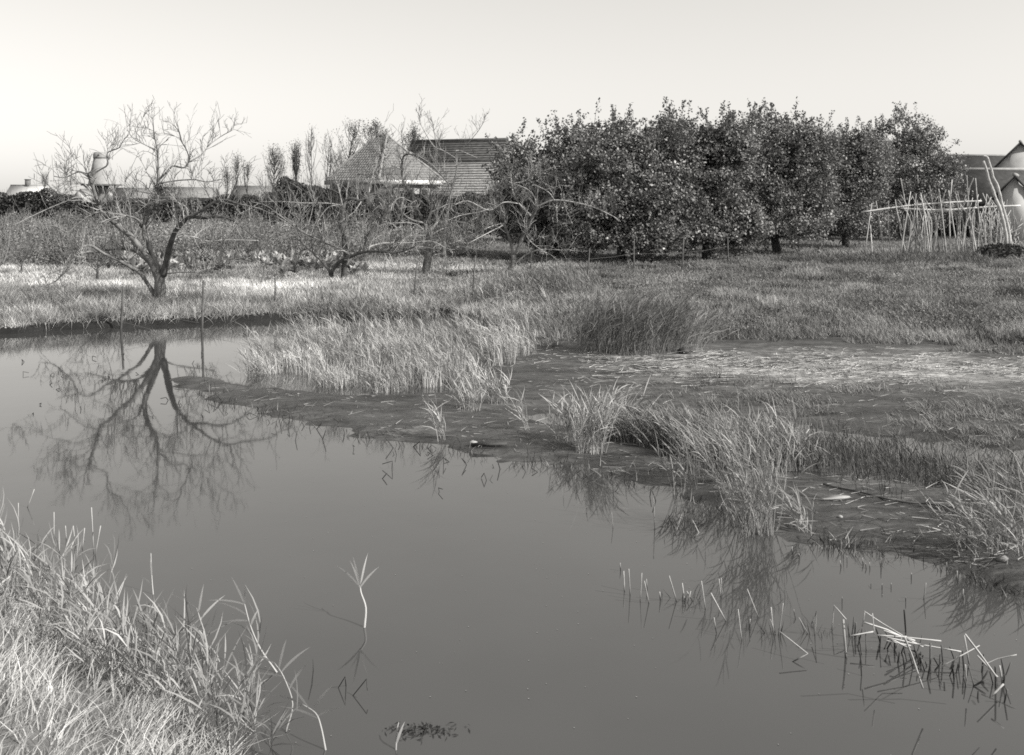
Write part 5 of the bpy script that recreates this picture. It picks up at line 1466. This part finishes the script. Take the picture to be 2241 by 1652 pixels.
mb = MB()
n = 5200
xs = rg.uniform(430, 2260, n); ys = rg.uniform(840, 1250, n)
P = np.array([gpt(a_, b_, .03) for a_, b_ in zip(xs, ys)]); X, Y = P[:, 0], P[:, 1]
k = (np.maximum(sdf(WATER, X, Y), sdf(POOL, X, Y)) < -.05) & (sdf(MEADOW, X, Y) < 0)
X, Y = X[k], Y[k]; n = len(X); Z = terrain(X, Y); a = rg.normal(0, .8, n)
D = norm(np.stack([np.cos(a), np.sin(a), rg.normal(.05, .15, n)], 1))
mb.ribbon(np.stack([X, Y, Z + .01], 1), D, rg.uniform(.04, .25, n), .008, np.stack([rg.normal(0, .1, n), rg.normal(0, .1, n), -.05 * np.ones(n)], 1), 3,
          np.stack([-np.sin(a), np.cos(a), rg.normal(.3, .4, n)], 1), np.where(rg.rand(n) < .55, .12, rg.uniform(.4, 1.0, n)), 'stem')
tag(mb.build('mud_litter', M['straw']), 'bits of dark and pale stalk lying on the wet mud', 'litter', kind='stuff')

# low sparse growth creeping over the wet mud
mb = MB(); n = 230000
xs = rg.uniform(1000, 2290, n); Y = 1 / rg.uniform(1 / 18.5, 1 / 8.2, n); X = (xs - CX) * Y / FD
yy = HY + FD * 2.95 / Y
q = fbm(X * 1.2, Y * 1.5, 75); q2 = fbm(X * 4, Y * 4, 76)
dens = smooth((xs - 1250) / 500) * smooth(1.25 - np.abs(yy - (885 + (xs - 1500) * .09)) / 120) * smooth((q - .44) / .22) * smooth((q2 - .3) / .4)
k = (rg.rand(n) < dens) & (sdf(WATER, X, Y) < -.1) & (sdf(POOL, X, Y) < .35)
X, Y, q2 = X[k], Y[k], q2[k]; n = len(X)
grass_blades(mb, rg, X, Y, (.05 + .30 * q2 ** 2) * rg.uniform(.5, 1.4, n), .0085, rg.uniform(.2, 1.9, n) * (.5 + .7 * q2), 3, lean=.95, wind=(-.3, .05))
tag(mb.build('marsh_growth', M['grass']), 'low patchy marsh grass creeping over the mud at the right', 'marsh grass', kind='stuff')

# dark broken stubble along the waterline of the mud
mb = MB(); n = 2400
xs = rg.uniform(430, 2260, n)
ys = np.interp(xs, [420, 540, 700, 840, 1000, 1215, 1480, 1640, 1850, 2050, 2240], [846, 890, 930, 962, 982, 1012, 1066, 1150, 1198, 1232, 1310]) + rg.normal(4, 13, n)
P = np.array([gpt(a_, b_, 0.0) for a_, b_ in zip(xs, ys)]); P[:, 2] = np.minimum(terrain(P[:, 0], P[:, 1]), 0) - .02
P = P[smooth(fbm(P[:, 0] * 2.5, P[:, 1] * 2.5, 79) * 3 - 1) > rg.rand(n)]; n = len(P)
mb.ribbon(P, norm(np.stack([rg.normal(0, .5, n), rg.normal(0, .3, n), np.ones(n)], 1)), rg.uniform(.05, .17, n), .009, rg.normal(0, .5, (n, 3)) * [1, 1, .4], 3,
          np.stack([np.ones(n), rg.normal(0, .3, n), np.zeros(n)], 1), np.where(rg.rand(n) < .8, .08, .7), 'stem')
tag(mb.build('waterline_stubble', M['straw']), 'short dark broken stubble along the edge of the mud', 'stubble', kind='stuff')

# lumps and hoof marks thrown up in the mud
mb = MB(); n = 900
xs = rg.uniform(420, 2280, n); ys = rg.uniform(838, 1260, n)
P = np.array([gpt(a_, b_, .04) for a_, b_ in zip(xs, ys)]); X, Y = P[:, 0], P[:, 1]
k = (np.maximum(sdf(WATER, X, Y), sdf(POOL, X, Y)) < .12) & (sdf(MEADOW, X, Y) < 0); X, Y = X[k], Y[k]; Z = terrain(X, Y)
oc = np.array([[1, 0, 0], [0, 1, 0], [-1, 0, 0], [0, -1, 0], [0, 0, 1.0]]); ot = [[0, 1, 4], [1, 2, 4], [2, 3, 4], [3, 0, 4]]
for x_, y_, z_ in zip(X, Y, Z):
    sc_ = rg.uniform(.008, .024) * np.array([1.4, 1, rg.uniform(.3, .8)]); a_ = rg.uniform(0, 1.5)
    V = oc * sc_ * (1 + rg.normal(0, .25, (5, 1))); V = V @ np.array([[math.cos(a_), math.sin(a_), 0], [-math.sin(a_), math.cos(a_), 0], [0, 0, 1]])
    mb.add(V + [x_, y_, z_ - .004], None, ot, rg.uniform(.6, 1.8))
tag(mb.build('mud_lumps', M['mud_lump']), 'small lumps of dark mud along the water edge', 'mud', kind='stuff')

# flecks of down and seed drifting on the water
mb = MB(); n = 1000
X = rg.uniform(-6, 6, n); Y = rg.uniform(4.5, 16, n); k = sdf(WATER, X, Y) > .3; X, Y = X[k], Y[k]; n = len(X)
r_ = rg.uniform(.002, .005, n); a = np.arange(5) * 2 * math.pi / 5
V = np.stack([X[:, None] + r_[:, None] * np.cos(a), Y[:, None] + r_[:, None] * np.sin(a), np.full((n, 5), .004)], -1)
V2 = V.copy(); V2[..., 2] = .0045; V2[..., :2] = (V[..., :2] + np.stack([X, Y], 1)[:, None]) / 2
VV = np.concatenate([V, V2], 1).reshape(-1, 3)
T = (np.arange(n)[:, None, None] * 10 + np.array([[i, (i + 1) % 5, 5 + (i + 1) % 5] for i in range(5)] + [[i, 5 + (i + 1) % 5, 5 + i] for i in range(5)] + [[5, 6, 7], [5, 7, 8], [5, 8, 9]])[None]).reshape(-1, 3)
mb.add(VV, None, T, rg.uniform(.5, 1.4, n * 10))
tag(mb.build('water_flecks', M['fleck']), 'tiny pale flecks of down drifting on the water', 'flecks', kind='stuff')

# ------------------------------------------------------------------ small finds
p = on_ground(1070, 975)
root = empty('plank', p, 'dark plank half sunk in the mud at the water edge', 'plank')
mb = MB(); mb.box(p + [0, 0, .02], (.42, .07, .035), .03); mb.build('board', M['mud_lump'], root)
def stone(name, label, cat, p, size, m, seed):
    rr_ = RS(seed); n, k = 12, 7; V = []; F = []
    for j in range(k + 1):
        ph = -math.pi / 2 + math.pi * j / k
        for i in range(n):
            a_ = 2 * math.pi * i / n; q = 1 + .22 * (vnoise(np.array(math.cos(a_) * 1.3 + 7), np.array(math.sin(a_) * 1.3 + ph * 1.2 + 9), seed) - .5) * 2
            V.append([p[0] + size[0] * q * math.cos(ph) * math.cos(a_), p[1] + size[1] * q * math.cos(ph) * math.sin(a_), p[2] + size[2] * .45 + size[2] * q * math.sin(ph)])
    for j in range(k):
        for i in range(n): F.append([j * n + i, j * n + (i + 1) % n, (j + 1) * n + (i + 1) % n, (j + 1) * n + i])
    off = np.array(p); o = mesh_obj(name, np.array(V) - off, [np.array(F)], m, None, np.ones(len(V)), True)
    o.location = tuple(float(v) for v in off)
    return tag(o, label, cat)
stone('stone', 'small pale stone at the left end of the half sunk plank', 'stone', on_ground(1036, 973), (.05, .04, .035), M['slab'], 1)
stone('stone', 'dark stone at the foot of the meadow right of the bushy stand', 'stone', on_ground(1494, 772), (.11, .09, .07), M['mud_lump'], 2)
stone('mud_clod', 'clod of earth on the mud at the right edge of the picture', 'clod', on_ground(2192, 1226), (.045, .035, .03), M['wood'], 3)
stone('mud_clod', 'tiny pale clod in the middle of the dark mud', 'clod', on_ground(1838, 1132), (.022, .02, .015), M['slab'], 4)
# pale slab: a flat, slightly domed broken board
p = on_ground(1826, 1092)
pl = np.array([[-.15, .0], [-.10, .035], [-.01, .048], [.07, .040], [.11, .012], [.145, -.012], [.06, -.03], [-.05, -.026], [-.11, -.02]])
mb = MB(); mb.prism(np.concatenate([pl, np.full((9, 1), .006)], 1), [0.004, 0.006, .016])
o = mb.build('pale_slab', M['slab']); o.location = tuple(float(v) for v in p); o.rotation_euler = (R(7), R(-3), R(4))
tag(o, 'pale flat slab lying on the dark mud at the right', 'slab')
# half hoop standing in the water
c = gpt(555, 736, 0.0); aa = np.linspace(-.15, math.pi + .1, 14)
P = np.stack([.095 * np.cos(aa), np.zeros(14), .10 * np.sin(aa)], 1)
mb = MB(); mb.tube(P, .008, 6, tint=1.4); o = mb.build('hoop', M['straw'], None, True); o.location = tuple(float(v) for v in c)
tag(o, 'small pale hoop half out of the water, left of the reed bed', 'hoop')
stone('mud_clod', 'dark clod in the water left of the small pale hoop', 'clod', gpt(538, 735, -.01), (.06, .05, .04), M['mud_lump'], 5)
# long dark branch on the right mud
P = np.array([on_ground(x, y) + [0, 0, .02] for x, y in ((1800, 1063), (1880, 1080), (1960, 1100), (2040, 1108), (2110, 1120))])
root = P[0].copy(); mb = MB(); mb.tube(catmull(P, 4) - root, np.linspace(.012, .007, 17), 6); o = mb.build('fallen_branch', M['dark_bark'], None, True)
o.location = tuple(float(v) for v in root); tag(o, 'long thin dark branch lying across the right hand mud', 'branch')
# floating scrap of weed near the bottom
p = gpt(935, 1598, 0.0); mb = MB(); k = 60
C = np.stack([rg.normal(0, .10, k), rg.normal(0, .035, k), rg.uniform(.004, .02, k)], 1)
mb.cards(C, rg.normal(0, .3, (k, 3)) + [0, 0, 1], rg.normal(0, 1, (k, 3)), .022, .007, rg.uniform(.15, .8, k))
o = mb.build('floating_weed', M['mud_lump']); o.location = tuple(float(v) for v in p)
tag(o, 'scrap of dark weed floating near the bottom edge', 'water weed', kind='stuff')

# single out the stalks by their order along the picture
ONES = ['first', 'second', 'third', 'fourth', 'fifth', 'sixth', 'seventh', 'eighth', 'ninth', 'tenth', 'eleventh', 'twelfth', 'thirteenth', 'fourteenth',
        'fifteenth', 'sixteenth', 'seventeenth', 'eighteenth', 'nineteenth', 'twentieth']
def ordinal(i):
    if i < 20: return ONES[i]
    if i % 10 == 9: return {29: 'thirtieth', 39: 'fortieth', 49: 'fiftieth', 59: 'sixtieth'}[i]
    return {2: 'twenty-', 3: 'thirty-', 4: 'forty-', 5: 'fifty-'}[(i + 1) // 10] + ONES[(i + 1) % 10 - 1]
NEWL = {WEST: 'short broken stalk, {} from left in the line left of the tangle', BENT: 'sharply folded broken stalk left of the tangle, {} from left',
        FAR: 'thin stalk in the water below the right hand mud, {} from left', PILE: 'long pale fallen stalk in the tangle, {} from left by its foot',
        CROSS: 'pale stalk crossing others at the right edge, {} from left by its foot', UNDER: 'short stub in the water within the stalk tangle, {} from left',
        TRI: 'dark bent stalk making a triangle with its reflection, {} from left', MID: 'small dark stalk in open water below the mud tongue, {} from left',
        LFT: 'small dark stalk in the bright water at the left, {} from left', NR: 'pale stalk in the water above the near reeds, {} from left'}
for old, new in NEWL.items():
    obs = [o for o in bpy.data.objects if o.get('label') == old]
    obs.sort(key=lambda o: o.location.x / o.location.y)
    for i, o in enumerate(obs): o['label'] = new.format(ordinal(i))
